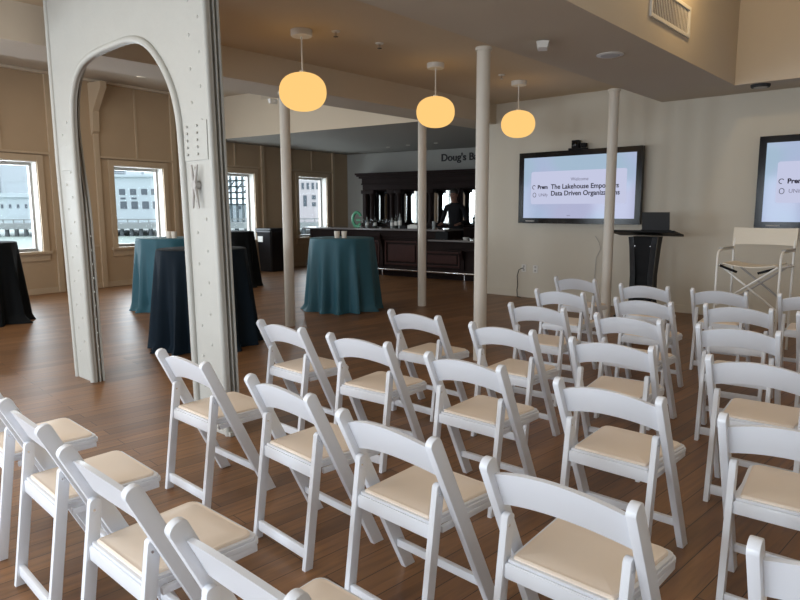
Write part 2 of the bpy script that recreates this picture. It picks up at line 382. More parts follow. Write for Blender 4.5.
# rolled bead round the opening and edge beads
def off(path, d):
    r = []
    for i, p in enumerate(path):
        a = path[max(i-1, 0)]; b = path[min(i+1, len(path)-1)]; tx, tz = b[0]-a[0], b[1]-a[1]; l = hypot(tx, tz); r.append((p[0]-tz/l*d, p[1]+tx/l*d))
    return r
bm = BM(); tube(bm, [(alc(p)[0], -.004, max(p[1], .003)) for p in off(ops, .022)], .026, 10); obj('opening_bead', bm, 'steel', arch, True)
bm = BM(); tube(bm, [(alc(p)[0]+.02, -.0, p[1]) for p in outer[:4]], .022, 10); obj('edge_bead', bm, 'steel', arch, True)
bm = BM(); tube(bm, [(alc(p)[0]-.02, 0, p[1]) for p in outer[4:]], .022, 10); obj('edge_bead', bm, 'steel', arch, True)
rv = []
def rivet(x, z, y=0, r=.011): rv.append((x, y, z, r))
z = .25
while z < 2.95:
    if z < 2.2:
        xl = -5.86 - .02*z; rivet(xl+4.85-.05, z); rivet(xl+4.85+.05, z+.1)
    xr = -3.83; rivet(xr+4.85-.05-.0, z+.05)
    if not 1.5 < z+.14 < 1.83: rivet(xr+4.85+.06, z+.14)
    z += .21
for k in range(5):
    for dx in (-.08, .04): rivet(-3.86+4.85+dx, 1.86+.045*k, -.012, .009)
for k in range(10): rivet(-5.66+4.85+.008, .2+.12*k, .05, .009)
bm = BM(); bmesh.ops.create_icosphere(bm, subdivisions=2, radius=1); r0 = obj('rivet', bm, 'steel', arch, True)
for i, (x, y, z, r) in enumerate(rv):
    o = r0 if i == 0 else r0.copy()
    if i: C.objects.link(o)
    o.location = (x, y, z); o.scale = (r, r*.6, r)
bm = BM(); box(bm, -3.985+4.85, -3.71+4.85, -.007, 0, 1.82, 2.07, bevel=.002); obj('splice_plate', bm, 'steel', arch)
bm = BM(); box(bm, -6.02+4.85, -5.76+4.85, -.007, 0, 1.84, 2.05, bevel=.002); obj('splice_plate', bm, 'steel', arch)
bm = BM()
for s in (-1, 1): tube(bm, [(-3.835+4.85+s*.035, -.03, 1.79), (-3.835+4.85+s*.012, -.035, 1.69), (-3.835+4.85+s*.012, -.035, 1.63), (-3.835+4.85+s*.035, -.03, 1.51)], [.006, .012, .012, .006], 8)
lathe(bm, [(0, -.02), (.028, -.02), (.028, .02), (0, .02)], 12, Matrix.Translation((-3.835+4.85, -.025, 1.66)) @ Matrix.Rotation(PI/2, 4, 'X'))
cl = obj('rope_cleat', bm, 'alu', arch, True); cl['label'] = 'grey metal rope cleat'
bm = BM(); box(bm, -3.66+4.85-.17, -3.60+4.85+.02, -.01, T+.02, 0, .03, bevel=.003); obj('foot_plate', bm, 'steel', arch)

# ------------------------------------------------------------------ folding chairs
CW, CH = .447, .775
def make_chair():
    t = thing('folding_chair', 'x', 'chair')
    # post profile (y,z), slanted board with rounded top
    def slab(p0, p1, w, top_round=True, bot_cut=True):
        d = Vector((p1[0]-p0[0], p1[1]-p0[1])); L = d.length; d.normalize(); n = Vector((-d.y, d.x)); pts = []
        a = Vector(p0); b = Vector(p1)
        for k in range(9):
            an = PI*k/8; c = b + n*(w/2*cos(an)) + d*(w/2*sin(an)*.75) - d*(w*.37); pts.append((c.x, c.y))
        # bottom cut level with the floor
        def flo(s): q = a+n*s; tt = -q.y/d.y if bot_cut else 0; q = q+d*tt; return (q.x, q.y)
        pts += [flo(-w/2), flo(w/2)]
        return pts
    for s in (-1, 1):
        bm = BM(); prism(bm, slab((.374, 0), (.008, .764), .054), 'x', s*CW/2-.0145, s*CW/2+.0145, bevel=.004)
        obj('front_leg', bm, 'white', t, True)
    for s in (-1, 1):
        bm = BM(); prism(bm, slab((.006, 0), (.083, .582), .040), 'x', s*.191-.0125, s*.191+.0125, bevel=.0035)
        lg = obj('rear_leg', bm, 'white', t, True)
        bm = BM(); lathe(bm, [(0, -.0132), (.0045, -.0132), (.0045, .0132), (0, .0132)], 10, Matrix.Translation((s*.191, .073, .545)) @ Matrix.Rotation(PI/2, 4, 'Y')); obj('bolt', bm, 'chrome', lg, True)
    # backrest: arched board, bowed slightly backwards
    bm = BM(); n = 14; rows = []
    for i in range(n+1):
        x = -CW/2+.012+(CW-.024)*i/n; k = 1-(2*i/n-1)**2
        zt = .712+.042*k; zb = .598+.036*k; 
        def py(z): return .374*(1-z/.775)+.006
        y0t = py(zt)-.016*k-.004; y0b = py(zb)-.016*k-.004
        rows.append([bm.verts.new((x, y0b, zb)), bm.verts.new((x, y0t, zt)), bm.verts.new((x, y0t+.017, zt+.002)), bm.verts.new((x, y0b+.017, zb+.002))])
    for a, b in zip(rows, rows[1:]):
        for k in range(4): bm.faces.new((a[k], a[(k+1) % 4], b[(k+1) % 4], b[k]))
    bm.faces.new(rows[0]); bm.faces.new(list(reversed(rows[-1])))
    es = [e for e in bm.edges if len(e.link_faces) == 2 and e.calc_face_angle(0) > 1]
    bmesh.ops.bevel(bm, geom=es, offset=.004, segments=2, affect='EDGES'); obj('backrest', bm, 'white', t, True)
    # seat frame
    def seatpoly(w0, w1, y0, y1, r=.03, k=4):
        P = []
        for cx, cy, a0 in ((-w1+r, y1-r, PI/2), (-w0+.006, y0+.006, PI), (w0-.006, y0+.006, 1.5*PI), (w1-r, y1-r, 2*PI)):
            rr = r if cy > .2 else .006
            for j in range(k+1): an = a0+PI/2*j/k; P.append((cx+rr*cos(an), cy+rr*sin(an)))
        return P
    bm = BM(); prism(bm, seatpoly(.176, .200, .050, .445), 'z', .418, .436, bevel=.003); prism(bm, seatpoly(.172, .195, .055, .438), 'z', .436, .447, bevel=.003)
    seat = obj('seat', bm, 'white', t, True)
    bm = BM()
    P = seatpoly(.160, .182, .066, .425, .028); 
    lv = [(1, .447), (1, .4535), (.975, .4575), (.93, .4565), (.90, .458), (.6, .461), (.25, .462)]
    cx, cy = 0, .246; rings = [[bm.verts.new(((p[0]-cx)*s+cx, (p[1]-cy)*s+cy, zz)) for p in P] for s, zz in lv]
    for a, b in zip(rings, rings[1:]):
        for i in range(len(P)): bm.faces.new((a[i], a[(i+1) % len(P)], b[(i+1) % len(P)], b[i]))
    bm.faces.new(rings[-1]); bm.faces.new(list(reversed(rings[0])))
    pd = obj('seat_pad', bm, 'pad', seat, True); pd['label'] = 'beige vinyl pad'
    bm = BM()
    for s in (-1, 1): box(bm, s*.188-.008, s*.188+.008, .10, .43, .395, .418, bevel=.003)
    obj('seat_rail', bm, 'white', seat, True)
    bm = BM(); box(bm, -.179, .179, .048, .066, .385, .432, bevel=.004); obj('rear_rail', bm, 'white', t, True)
    bm = BM(); box(bm, -.209, .209, .290, .312, .118, .152, bevel=.005); obj('front_stretcher', bm, 'white', t, True)
    bm = BM(); box(bm, -.179, .179, .003, .023, .04, .088, bevel=.005); obj('rear_stretcher', bm, 'white', t, True)
    return t
S = 1.04
G_MAIN = 'white folding chairs facing the wall screens'
chairs = [
 (-1.077, 3.095, 43.1, 'white folding chair whose seat touches the right leg of the steel arch'),
 (-.515, 2.571, 45.6, 'white folding chair in the nearest row, just right of the arch-leg chair'),
 (-.06, 2.092, 43.8, 'white folding chair in the nearest row, bottom centre, its whole back and seat in view'),
 (.401, 1.614, 42.4, 'largest white folding chair, bottom right of centre, cropped by the lower edge'),
 (.922, 1.156, 40, 'white folding chair in the bottom right corner showing only backrest and post'),
 (-.758, 3.972, 43.7, 'white folding chair at the left end of the second row, column foot right behind it'),
 (-.25, 3.69, 38.5, 'white folding chair second from left in the second row, between arch leg and row centre'),
 (.291, 2.986, 42.3, 'white folding chair in the middle of the second row, directly behind the bottom centre chair'),
 (.806, 2.465, 42.5, 'white folding chair fourth along the second row, its beige seat clear behind the largest chair'),
 (1.31, 2.04, 39, 'white folding chair at the right edge with large seat above the corner chair'),
 (.097, 4.527, 42.3, 'white folding chair standing alone on open floor, below and between column and bar'),
 (.60, 3.802, 41.1, 'white folding chair whose backrest overlaps the foot of the thickest-looking column'),
 (1.121, 3.381, 37, 'white folding chair third along the third row, directly behind the big-seat centre right chair'),
 (1.609, 2.78, 40, 'white folding chair in the third row at the right edge, long beige seat behind it'),
 (1.003, 4.716, 38.8, 'white folding chair at the left end of the fourth row, right of the thick column'),
 (1.485, 4.17, 43, 'white folding chair second along the fourth row, in line below the lectern'),
 (1.985, 3.68, 37, 'white folding chair, nearest of three in line below the cream tall chair'),
 (1.892, 4.992, 41.5, 'white folding chair in the fifth row, second behind the lectern base'),
 (2.442, 4.612, 37, 'white folding chair, middle of three in line below the cream tall chair'),
 (2.261, 5.95, 39, 'white folding chair in the farthest row, right in front of the black lectern'),
 (2.765, 5.551, 38.5, 'white folding chair in the farthest row, between lectern and cream tall chair'),
 (3.321, 5.174, 40, 'farthest-row white folding chair right in front of the cream tall chair'),
 (2.898, 4.228, 40, 'white folding chair mostly cut off by the right edge, in the fifth row'),
 ('px', (535.5, 288.5), (583, 291.5), 39, 'white folding chair in the fifth row, left end, below the wall outlets'),
 ('px', (555.5, 275.7), (594.5, 279), 42, 'white folding chair in the farthest row, left end, against the column under the left screen'),
 (-.358, 1.251, 42, 'nearest white folding chair of the left group, cropped by the bottom edge'),
 (-.861, 1.719, 42, 'white folding chair of the left group, third from the left edge'),
 (-1.327, 2.168, 44, 'white folding chair in the left group, second from the left edge'),
 (-1.80, 2.64, 44, 'white folding chair at the left edge, only seat and one rear leg in view'),
]
RM = cam.rotation_euler.to_matrix()
def onz(px, py, z):
    d = RM @ Vector(((px-400)/FPX, (300-py)/FPX, -1)); return Vector((0, 0, 1.5)) + d*((z-1.5)/d.z)
tops = [((158,349),(203,361)),((245,374),(311,393)),((338,409),(433,437)),((486,458),(633,502)),((755,539),None),((259,319),(300,327)),((331,331),(384,343)),((427,351),(500,365)),((557,376),(661,398)),((723,413),None),
 ((391,308),(436,316)),((471,321),(532,330)),((571,336),(652,346)),((709,354),None),((510,302),(563,307)),((595,313),(660,318)),((698,322),(780,332)),((616,297),(670,301)),((704,303),(773,308)),((620,283),(668,286)),((692,287),(747,292)),((780,293),None),((799,311),None),
 ((535.5,288.5),(583,291.5)),((555.5,275.7),(594.5,279)),((172,520),None),((60,446),(129,485)),((5,398),(35,425)),None]
proto = make_chair(); first = True
for c, tp in zip(chairs, tops):
    o = proto if first else dup(proto); first = False
    if c[0] == 'px':
        m_ = (onz(*c[1], .765)+onz(*c[2], .765))/2; x, y, th = m_.x, m_.y, c[3]
    else: x, y, th = c[0]*S, c[1]*S, c[2]
    if tp:
        zt = .770; th_ = radians(th); rt = Vector((cos(th_), -sin(th_), 0)); fw = Vector((sin(th_), cos(th_), 0)); PL = onz(*tp[0], zt)
        mid = (PL+onz(*tp[1], zt))/2 if tp[1] else PL+rt*CW/2
        mid -= fw*.006; x, y = mid.x, mid.y
    o.location = (x, y, 0); o.rotation_euler = (0, 0, -radians(th)); o['label'] = c[-1]; o['category'] = 'chair'
    o['group'] = G_MAIN if c[0] == 'px' or c[0] > -.35 or c[1] > 2.9 or (c[0] > -.6 and c[1] > 2) else 'white folding chairs in the left-hand group'

# ------------------------------------------------------------------ draped cocktail tables
def cloth(name, x, y, m, label, seed, rt=.48, rb=.53, H=1.08, nf=12, tail=None):
    rnd = random.Random(seed); bm = BM(); N = 156; L = 26
    ph = [rnd.uniform(0, 2*PI) for _ in range(4)]
    angs = [2*PI*i/N for i in range(N)]
    rings = []
    for j in range(L+1):
        t = j/L; z = H-.012-(H-.012)*t
        ring = []
        for a in angs:
            f = .5+.5*sin(nf*a+ph[0]+.8*sin(2*a+ph[1]))
            f2 = sin((nf*1.9)*a+ph[2]+1.3*sin(3*a)); 
            amp = .125*t**.95
            r = rt + (rb-rt)*t**.9 + amp*(f**1.8-.38) + .012*t*f2
            if t > .93: r += (t-.93)/.07*(.03+.03*sin(5*a+ph[3]))
            if tail is not None and t > .9:
                da = (a-tail+PI) % (2*PI)-PI; r += .10*exp(-(da/.14)**2)*(t-.9)/.1
            ring.append(bm.verts.new((r*cos(a), r*sin(a), max(z, .004 if t < 1 else .003))))
        rings.append(ring)
    for A, B in zip(rings, rings[1:]):
        for i in range(N): bm.faces.new((A[i], B[i], B[(i+1) % N], A[(i+1) % N]))
    prev = rings[0]
    for r, z in ((rt-.004, H-.004), (rt-.014, H), (rt*.5, H), ):
        ring = [bm.verts.new((r*cos(a), r*sin(a), z)) for a in angs]
        for i in range(N): bm.faces.new((prev[i], prev[(i+1) % N], ring[(i+1) % N], ring[i]))
        prev = ring
    bm.faces.new(prev)
    o = obj('tablecloth', bm, m, smooth=True, loc=(x, y, 0)); tag(o, label, 'tablecloth', 'floor-length cloths on tall round tables'); return o
def gpx(px, Y): return (px-400)/FPX*Y*1.02
TB = {}
def at_base(px, py, shift=0):
    p = onz(px, py, 0); return p
def centre(px, Y, z=.5):
    # world x for pixel column px at depth Y and height z
    d = RM @ Vector(((px-400)/FPX, (300-(209+645*(1.5-z)/Y)) / FPX, -1)); return d.x/d.y*Y
t5 = (centre(342.5, 9.75), 9.75); cloth('t', *t5, 'teal', 'bright teal cloth over the tall round table in front of the bar counter', 3, tail=radians(200))
t3 = (centre(204, 7.15), 7.15); cloth('t', *t3, 'navy', 'dark navy cloth over the tall round table right behind the arch right leg', 5, tail=radians(215))
t2 = (centre(171, 9.9), 9.9); cloth('t', *t2, 'teal', 'teal cloth over the tall round table seen through the arch by the window', 9, tail=radians(215))
t1 = (centre(-21, 8.6), 8.6); cloth('t', *t1, 'blackcloth', 'black cloth over the tall round table at the left edge', 12, tail=radians(-10))
t4 = (centre(230, 12.7), 12.7); cloth('t', *t4, 'blackcloth', 'black cloth over the farther tall round table, between arch and bin', 21)
def votive(x, y, z, label):
    t = thing('votive_candle', label, 'candle', (x, y, z), 0, 'pairs of votive candles on the teal tables')
    bm = BM(); lathe(bm, [(0, 0), (.036, 0), (.042, .1), (.038, .1), (.033, .012), (0, .012)], 16); obj('holder', bm, 'wax', t, True)
    bm = BM(); lathe(bm, [(0, .012), (.030, .012), (.033, .05), (0, .052)], 12); obj('wax', bm, 'paper', t, True)
for (tx, ty), pxs, lab in ((t5, (337, 344.5), 'on the bright teal table before the bar'), (t2, (169, 175), 'on the teal table seen through the arch')):
    for k, px in enumerate(pxs):
        votive(centre(px, ty-.12, 1.1), ty-.12-.04*k, 1.08, ('left' if k == 0 else 'right')+' small frosted votive candle '+lab)

# ------------------------------------------------------------------ pendant lamps
def pendant(px, Y, zc, label):
    x = centre(px, Y, zc); t = thing('pendant_lamp', label, 'lamp', (x, Y, ZP), 0, 'round glowing pendant lamps')
    bm = BM(); lathe(bm, [(0, -.06), (.10, -.06), (.108, -.05), (.108, 0), (0, 0)], 32); obj('canopy', bm, 'plate', t, True)
    g = zc-ZP
    bm = BM(); cyl(bm, (0, 0, -.06), (0, 0, g+.19), .008, 8); obj('stem', bm, 'plate', t, True)
    bm = BM(); prof = []
    for i in range(25):
        a = -PI/2+PI*i/24; c, s = cos(a), sin(a); prof.append((.238*abs(c)**.85, g+.188*(abs(s)**.9)*(1 if s > 0 else -1)))
    prof[0] = (0, prof[0][1]); prof[-1] = (0, prof[-1][1]); lathe(bm, prof, 40); obj('glass_globe', bm, 'globe', t, True)
    bm = BM(); lathe(bm, [(.0, g+.185), (.03, g+.185), (.03, g+.205), (0, g+.205)], 16); obj('cap', bm, 'plate', t, True)
    return x
pl = []
pl.append((pendant(303, 6.75, 2.675, 'nearest and largest glowing oval pendant lamp, left of the three'), 6.75))
pl.append((pendant(435.5, 8.26, 2.69, 'middle glowing oval pendant lamp, hanging in front of the bar column'), 8.26))
pl.append((pendant(518, 9.39, 2.685, 'farthest glowing oval pendant lamp, beside the left screen'), 9.39))

# ------------------------------------------------------------------ wall screens
def screen_mat():
    m = bpy.data.materials.new('lit screen gradient'); m.use_nodes = True; nt = m.node_tree
    for n in list(nt.nodes): nt.nodes.remove(n)
    tc = nt.nodes.new('ShaderNodeTexCoord'); n = nt.nodes.new('ShaderNodeTexNoise'); n.inputs['Scale'].default_value = 1.6; n.inputs['Detail'].default_value = 0
    r = nt.nodes.new('ShaderNodeValToRGB'); e = r.color_ramp.elements
    e[0].position = .34; e[0].color = (*lin(170, 194, 216), 1); e[1].position = .66; e[1].color = (*lin(182, 186, 218), 1); k = e.new(.5); k.color = (*lin(176, 192, 222), 1)
    em = nt.nodes.new('ShaderNodeEmission'); o = nt.nodes.new('ShaderNodeOutputMaterial')
    nt.links.new(tc.outputs['Object'], n.inputs['Vector']); nt.links.new(n.outputs['Fac'], r.inputs[0]); nt.links.new(r.outputs[0], em.inputs[0]); em.inputs[1].default_value = .9
    g = nt.nodes.new('ShaderNodeBsdfGlossy'); g.inputs['Roughness'].default_value = .08; g.inputs[0].default_value = (.012, .012, .012, 1); ad = nt.nodes.new('ShaderNodeAddShader')
    nt.links.new(em.outputs[0], ad.inputs[0]); nt.links.new(g.outputs[0], ad.inputs[1]); nt.links.new(ad.outputs[0], o.inputs[0]); return m
M['screen'] = screen_mat(); M['slide'] = emat('slide card', lin(196, 200, 226), 1.0); M['ink'] = emat('slide lettering', lin(38, 34, 48), 1); M['inkgrey'] = emat('slide grey lettering', lin(120, 118, 140), 1)
def tv(a, label, z0=1.262, w=2.05, h=1.14):
    t = thing('wall_screen', label, 'television', W(a, 9.63, z0), RZ, 'large black-framed wall screens')
    bm = BM(); box(bm, .10, w-.10, -.07, 0, .1, h-.1); obj('wall_mount', bm, 'black', t)
    bm = BM(); b = .085
    for x0, x1, z0_, z1 in ((0, b, 0, h), (w-b, w, 0, h), (b, w-b, 0, b), (b, w-b, h-b, h)): box(bm, x0, x1, -.15, -.07, z0_, z1)
    box(bm, b, w-b, -.10, -.07, b, h-b); obj('bezel', bm, 'glossblack', t)
    bm = BM(); box(bm, b, w-b, -.135, -.10, b, h-b); sc = obj('display', bm, 'screen', t)
    bm = BM(); prism(bm, [(w*.5+x, h*.5+z) for x, z in ((-.78, -.26), (.78, -.26), (.80, -.24), (.80, .24), (.78, .26), (-.78, .26), (-.80, .24), (-.80, -.24))], 'y', -.138, -.135); obj('slide_card', bm, 'slide', sc)
    R = Matrix.Rotation(PI/2, 4, 'X')
    def tx(s, x, z, size, m, al='LEFT', bold=0, nm='lettering'): text_obj(nm, s, size, m, Matrix.Translation((x, -.1395, z)) @ R, sc, .001, al, bold)
    tx('Welcome', w*.5+.05, h*.5+.10, .075, 'inkgrey', 'CENTER')
    tx('The Lakehouse Empowers', w*.5-.44, h*.5-.02, .105, 'ink', bold=.002); tx('Data Driven Organizations', w*.5-.44, h*.5-.125, .105, 'ink', bold=.002)
    tx('Prem', w*.5-.68, h*.5-.015, .085, 'ink', bold=.003); tx('UNify', w*.5-.66, h*.5-.135, .07, 'inkgrey')
    bm = BM()
    tube(bm, [(w*.5-.735+.028*cos(k/12*2*PI), -.139, h*.5-.112+.035*sin(k/12*2*PI)) for k in range(12)], .004, 5, True)
    obj('logo_mark', bm, 'ink', sc); bm = BM()
    tube(bm, [(w*.5-.745+.03*cos(k/10*1.5*PI+.6), -.139, h*.5+.012+.03*sin(k/10*1.5*PI+.6)) for k in range(10)], .005, 5)
    obj('logo_mark', bm, 'ink', sc)
    tx('www', w*.5-.12, .12, .03, 'inkgrey', 'CENTER')
    bm = BM(); box(bm, .14, .30, -.1515, -.15, .030, .045); obj('maker_strip', bm, 'alu', t)
    return t
tv(-5.735, 'large wall screen left of the lectern, partly crossed by a cream column')
tv(-2.17, 'large wall screen at the right edge above the cream tall chair', z0=1.235, h=1.175)
# webcam on the left screen
t = thing('conference_camera', 'small black camera on top of the left wall screen', 'camera', W(-5.735+1.0, 9.53, 1.262+1.14), RZ)
bm = BM(); box(bm, -.13, .16, -.05, .05, 0, .03, bevel=.005); obj('base', bm, 'black', t)
bm = BM(); box(bm, -.08, .04, -.045, .045, .03, .15, bevel=.01); box(bm, .06, .15, -.04, .04, .04, .10, bevel=.008); obj('body', bm, 'black', t)
bm = BM(); lathe(bm, [(0, 0), (.03, 0), (.034, .025), (0, .03)], 16, Matrix.Translation((-.02, -.045, .09)) @ Matrix.Rotation(PI/2, 4, 'X')); obj('lens', bm, 'glossblack', t, True)

# ------------------------------------------------------------------ lectern with laptop
lp = Vector((centre(644, 8.75), 8.75, 0))
t = thing('lectern', 'black lectern with flared column standing before the wall between the screens', 'lectern', lp, RZ+radians(6))
bm = BM(); box(bm, -.32, .32, -.25, .25, 0, .05, bevel=.01); obj('base', bm, 'black', t)
bm = BM()
def taper(bm, pts): # pts: list of (z, xhalf, y0, y1)
    rr = []
    for z, xh, y0, y1 in pts: rr.append([bm.verts.new(p) for p in ((-xh, y0, z), (xh, y0, z), (xh, y1, z), (-xh, y1, z))])
    for a, b in zip(rr, rr[1:]):
        for k in range(4): bm.faces.new((a[k], a[(k+1) % 4], b[(k+1) % 4], b[k]))
    bm.faces.new(rr[0]); bm.faces.new(rr[-1])
taper(bm, [(.05, .19, -.13, .13), (.25, .145, -.11, .11), (.6, .14, -.11, .11), (1.0, .165, -.14, .14), (1.12, .18, -.15, .15)]); obj('column', bm, 'black', t)
bm = BM()
for s in (-1, 1):
    rr = []
    for z, xh in ((.05, .20), (.25, .155), (.6, .15), (1.0, .175), (1.12, .19)):
        rr.append([bm.verts.new(p) for p in ((s*xh, -.16, z), (s*(xh-.07), -.16, z), (s*(xh-.07), -.12, z), (s*xh, -.12, z))])
    for a, b in zip(rr, rr[1:]):
        for k in range(4): bm.faces.new((a[k], a[(k+1) % 4], b[(k+1) % 4], b[k]))
    bm.faces.new(rr[0]); bm.faces.new(rr[-1])
obj('side_fin', bm, 'glossblack', t)
bm = BM(); prism(bm, [(-.30, 1.215), (-.30, 1.19), (.26, 1.12), (.26, 1.145)], 'x', -.42, .42); obj('reading_top', bm, 'black', t)
bm = BM()
for s in (-.10, .10): cyl(bm, (s-.0, -.165, 1.0), (s, -.15, 1.0), .007, 8)
obj('bolt', bm, 'chrome', t)
lt = thing('laptop', 'open black laptop standing on the lectern', 'laptop', lp+Vector((.15, -.03, 1.178)), RZ+radians(6))
bm = BM(); prism(bm, [(-.16, .040), (-.16, .02), (.10, -.018), (.10, .002)], 'x', -.19, .19); obj('base', bm, 'black', lt)
bm = BM(); prism(bm, [(-.16, .035), (-.15, .035), (-.19, .27), (-.20, .27)], 'x', -.175, .175); obj('display_lid', bm, 'blackm', lt)

# ------------------------------------------------------------------ tall director's chair
dY = 6.75; dc = Vector((centre(747, dY+.1), dY, 0))
t = thing('director_chair', 'tall white-framed chair with cream canvas back below the right screen', 'chair', dc, radians(-46))
hw, z_s, z_a, z_b = .30, .93, 1.06, 1.28; yf, yb = -.22, .22
for s, nm in ((-1, 'side_frame'), (1, 'side_frame')):
    x = s*hw; bm = BM()
    tube(bm, [(x, yf, 0.01), (x, yf, z_a-.07), (x, yf+.02, z_a-.02), (x, yf+.07, z_a), (x, yb, z_a)], .012, 10)
    tube(bm, [(x*.98, yb, 0.01), (x*.98, yb, z_b-.2), (x*.98, yb+.05, z_b)], .012, 10)
    cyl(bm, (x, yf, .25), (x, yb, .25), .010); cyl(bm, (x, yf, z_s-.03), (x, yb, z_s-.03), .010); obj(nm, bm, 'enamel', t, True)
    bm = BM(); box(bm, x-.022, x+.022, yf+.07, yb-.04, z_a+.008, z_a+.026, bevel=.006); ar = obj('armrest', bm, 'alu', t, True); ar['label'] = 'grey armrest'
for y, m in ((yf, 'enamel'), (yb, 'alu')):
    for s in (-1, 1):
        bm = BM(); cyl(bm, (-s*(hw-.02), y+s*.012, z_s-.02), (s*(hw-.02), y+s*.012, .48), .011); obj('cross_brace', bm, m, t, True)
for s in (-1, 1):
    bm = BM(); cyl(bm, (s*(hw-.03), yf-.0, z_s-.0-.03), (s*(hw-.2), yf, z_s-.09), .013); obj('hinge_bracket', bm, 'black', t)
bm = BM(); n = 10; rows = []
for i in range(n+1):
    x = -hw+.05+(2*hw-.1)*i/n; k = 1-(2*i/n-1)**2; rows.append([bm.verts.new(p) for p in ((x, yf+.01, z_s-.03*k), (x, yb-.03, z_s-.03*k), (x, yb-.03, z_s-.01-.03*k), (x, yf+.01, z_s-.01-.03*k))])
for a, b in zip(rows, rows[1:]):
    for k in range(4): bm.faces.new((a[k], a[(k+1) % 4], b[(k+1) % 4], b[k]))
bm.faces.new(rows[0]); bm.faces.new(rows[-1]); obj('canvas_seat', bm, 'canvas', t, True)
bm = BM(); rows = []
for i in range(n+1):
    x = -hw-.012+(2*hw+.024)*i/n; k = 1-(2*i/n-1)**2; y1 = yb+.045+.02*k; y0 = yb+.018+.02*k; zt = z_b+.01-.006*k; zb = z_b-.175+.008*k
    rows.append([bm.verts.new(p) for p in ((x, y0-.018, zb), (x, y1-.018, zt), (x, y1+.018, zt), (x, y0+.018, zb))])
for a, b in zip(rows, rows[1:]):
    for k in range(4): bm.faces.new((a[k], a[(k+1) % 4], b[(k+1) % 4], b[k]))
bm.faces.new(rows[0]); bm.faces.new(rows[-1]); obj('canvas_back', bm, 'canvas', t, True)

# ------------------------------------------------------------------ outlets, cord, devices
def onwall(px, py):  # point on the screen wall
    d = RM @ Vector(((px-400)/FPX, (300-py)/FPX, -1)); k = (9.63)/(d.x*UX+d.y*UY); return Vector((0, 0, 1.5))+d*k
def outlet(px, py, label):
    p = onwall(px, py); t = thing('wall_outlet', label, 'outlet', p, RZ, 'wall outlets below the left screen')
    bm = BM(); box(bm, -.045, .045, -.008, 0, -.065, .065, bevel=.003); obj('cover_plate', bm, 'plate', t)
    bm = BM(); 
    for z in (-.03, .03): box(bm, -.018, .018, -.010, -.008, z-.016, z+.016)
    obj('socket', bm, 'alu', t); return p
p = outlet(524, 268, 'white wall outlet with a black plug and cord in it'); outlet(535.5, 269, 'empty white wall outlet right of the plugged one')
ow = mR
pw = Vector(p); uo = Vector((-UX, -UY, 0)); vo = Vector((UY, -UX, 0))
bm = BM(); tube(bm, [pw+uo*.012, pw+uo*.05-vo*.01, pw+uo*.05-vo*.07+Vector((0, 0, -.03)), pw+uo*.05-vo*.10+Vector((0, 0, -.14)), pw+uo*.045-vo*.09+Vector((0, 0, -.30)), Vector((pw.x, pw.y, .12))+uo*.05-vo*.10, Vector((pw.x, pw.y, .012))+uo*.10-vo*.06, Vector((pw.x, pw.y, .010))+uo*.13+vo*.02], .007, 6)
tag(obj('power_cord', bm, 'black', smooth=True), 'black cord hanging from the wall outlet to the floor', 'cord')
pt, pb_ = onwall(596, 236), onwall(592, 282); bm = BM()
pts = [pt+uo*.02, pt+uo*.03+vo*.07+Vector((0, 0, -.10)), pt+uo*.03+vo*.10+Vector((0, 0, -.2)), pt+uo*.03+vo*.03+Vector((0, 0, -.34)), pt+uo*.03+vo*.02+Vector((0, 0, -.6)), Vector((pt.x, pt.y, .12))+uo*.03+vo*.01]
tube(bm, pts, .005, 6); tag(obj('cable', bm, 'alu', smooth=True), 'thin grey cable dangling from the left screen beside the column', 'cable')
def ceil_disc(nm, a, u, z, r, h, m, label, cat):
    t = thing(nm, label, cat, W(a, u, z)); bm = BM(); lathe(bm, [(0, -h), (r*.92, -h), (r, -h*.6), (r, 0), (0, 0)], 32); obj('cover', bm, m, t, True)
    bm = BM(); lathe(bm, [(0, -h-.003), (r*.7, -h-.003), (r*.7, -h), (0, -h)], 32); obj('grille', bm, 'alu' if m != 'blackm' else 'alu', t, True); return t
ceil_disc('ceiling_speaker', -2.84, 6.35, ZS, .13, .008, 'plate', 'flush round ceiling speaker above the chairs, left of the air vent', 'speaker')
ceil_disc('ceiling_speaker', -3.05, 3.70, ZS, .13, .008, 'plate', 'flush round ceiling speaker at the top edge, right of centre lamp', 'speaker')
ceil_disc('access_point', -2.12, 9.10, ZS, .11, .035, 'blackm', 'dark round smoke detector on the ceiling near the right screen', 'detector')
t = thing('motion_sensor', 'white wedge-shaped sensor on the ceiling right of the farthest lamp', 'sensor', W(-3.08, 5.45, ZS+.001), RZ+.5)
bm = BM(); lathe(bm, [(0, -.02), (.05, -.02), (.055, 0), (0, 0)], 24); obj('base', bm, 'plate', t, True)
bm = BM(); taper(bm, [(-.07, .04, -.09, .06), (-.02, .055, -.12, .08)]); obj('head', bm, 'plate', t)
for a, u, lab in ((-4.97, 5.30, 'small ceiling sprinkler between the left and middle pendant lamps'), (-4.97, 4.66, 'tiny ceiling sprinkler just right of the nearest pendant canopy'), (-4.9, 7.6, 'small ceiling sprinkler left of the farthest pendant canopy')):
    t = thing('sprinkler', lab, 'sprinkler', W(a, u, ZP)); bm = BM(); lathe(bm, [(0, -.01), (.04, -.01), (.045, 0), (0, 0)], 20); obj('rosette', bm, 'plate', t, True)
    bm = BM(); cyl(bm, (0, 0, -.01), (0, 0, -.05), .012, 8); lathe(bm, [(0, -.055), (.025, -.055), (.025, -.05), (0, -.05)], 12); obj('nozzle', bm, 'chrome', t, True)
t = thing('security_camera', 'small white camera fixed beside the top of the leftmost column', 'camera', W(-6.62-.13, 5.25, ZB-.12), RZ)
t.scale = (.6, .6, .6)
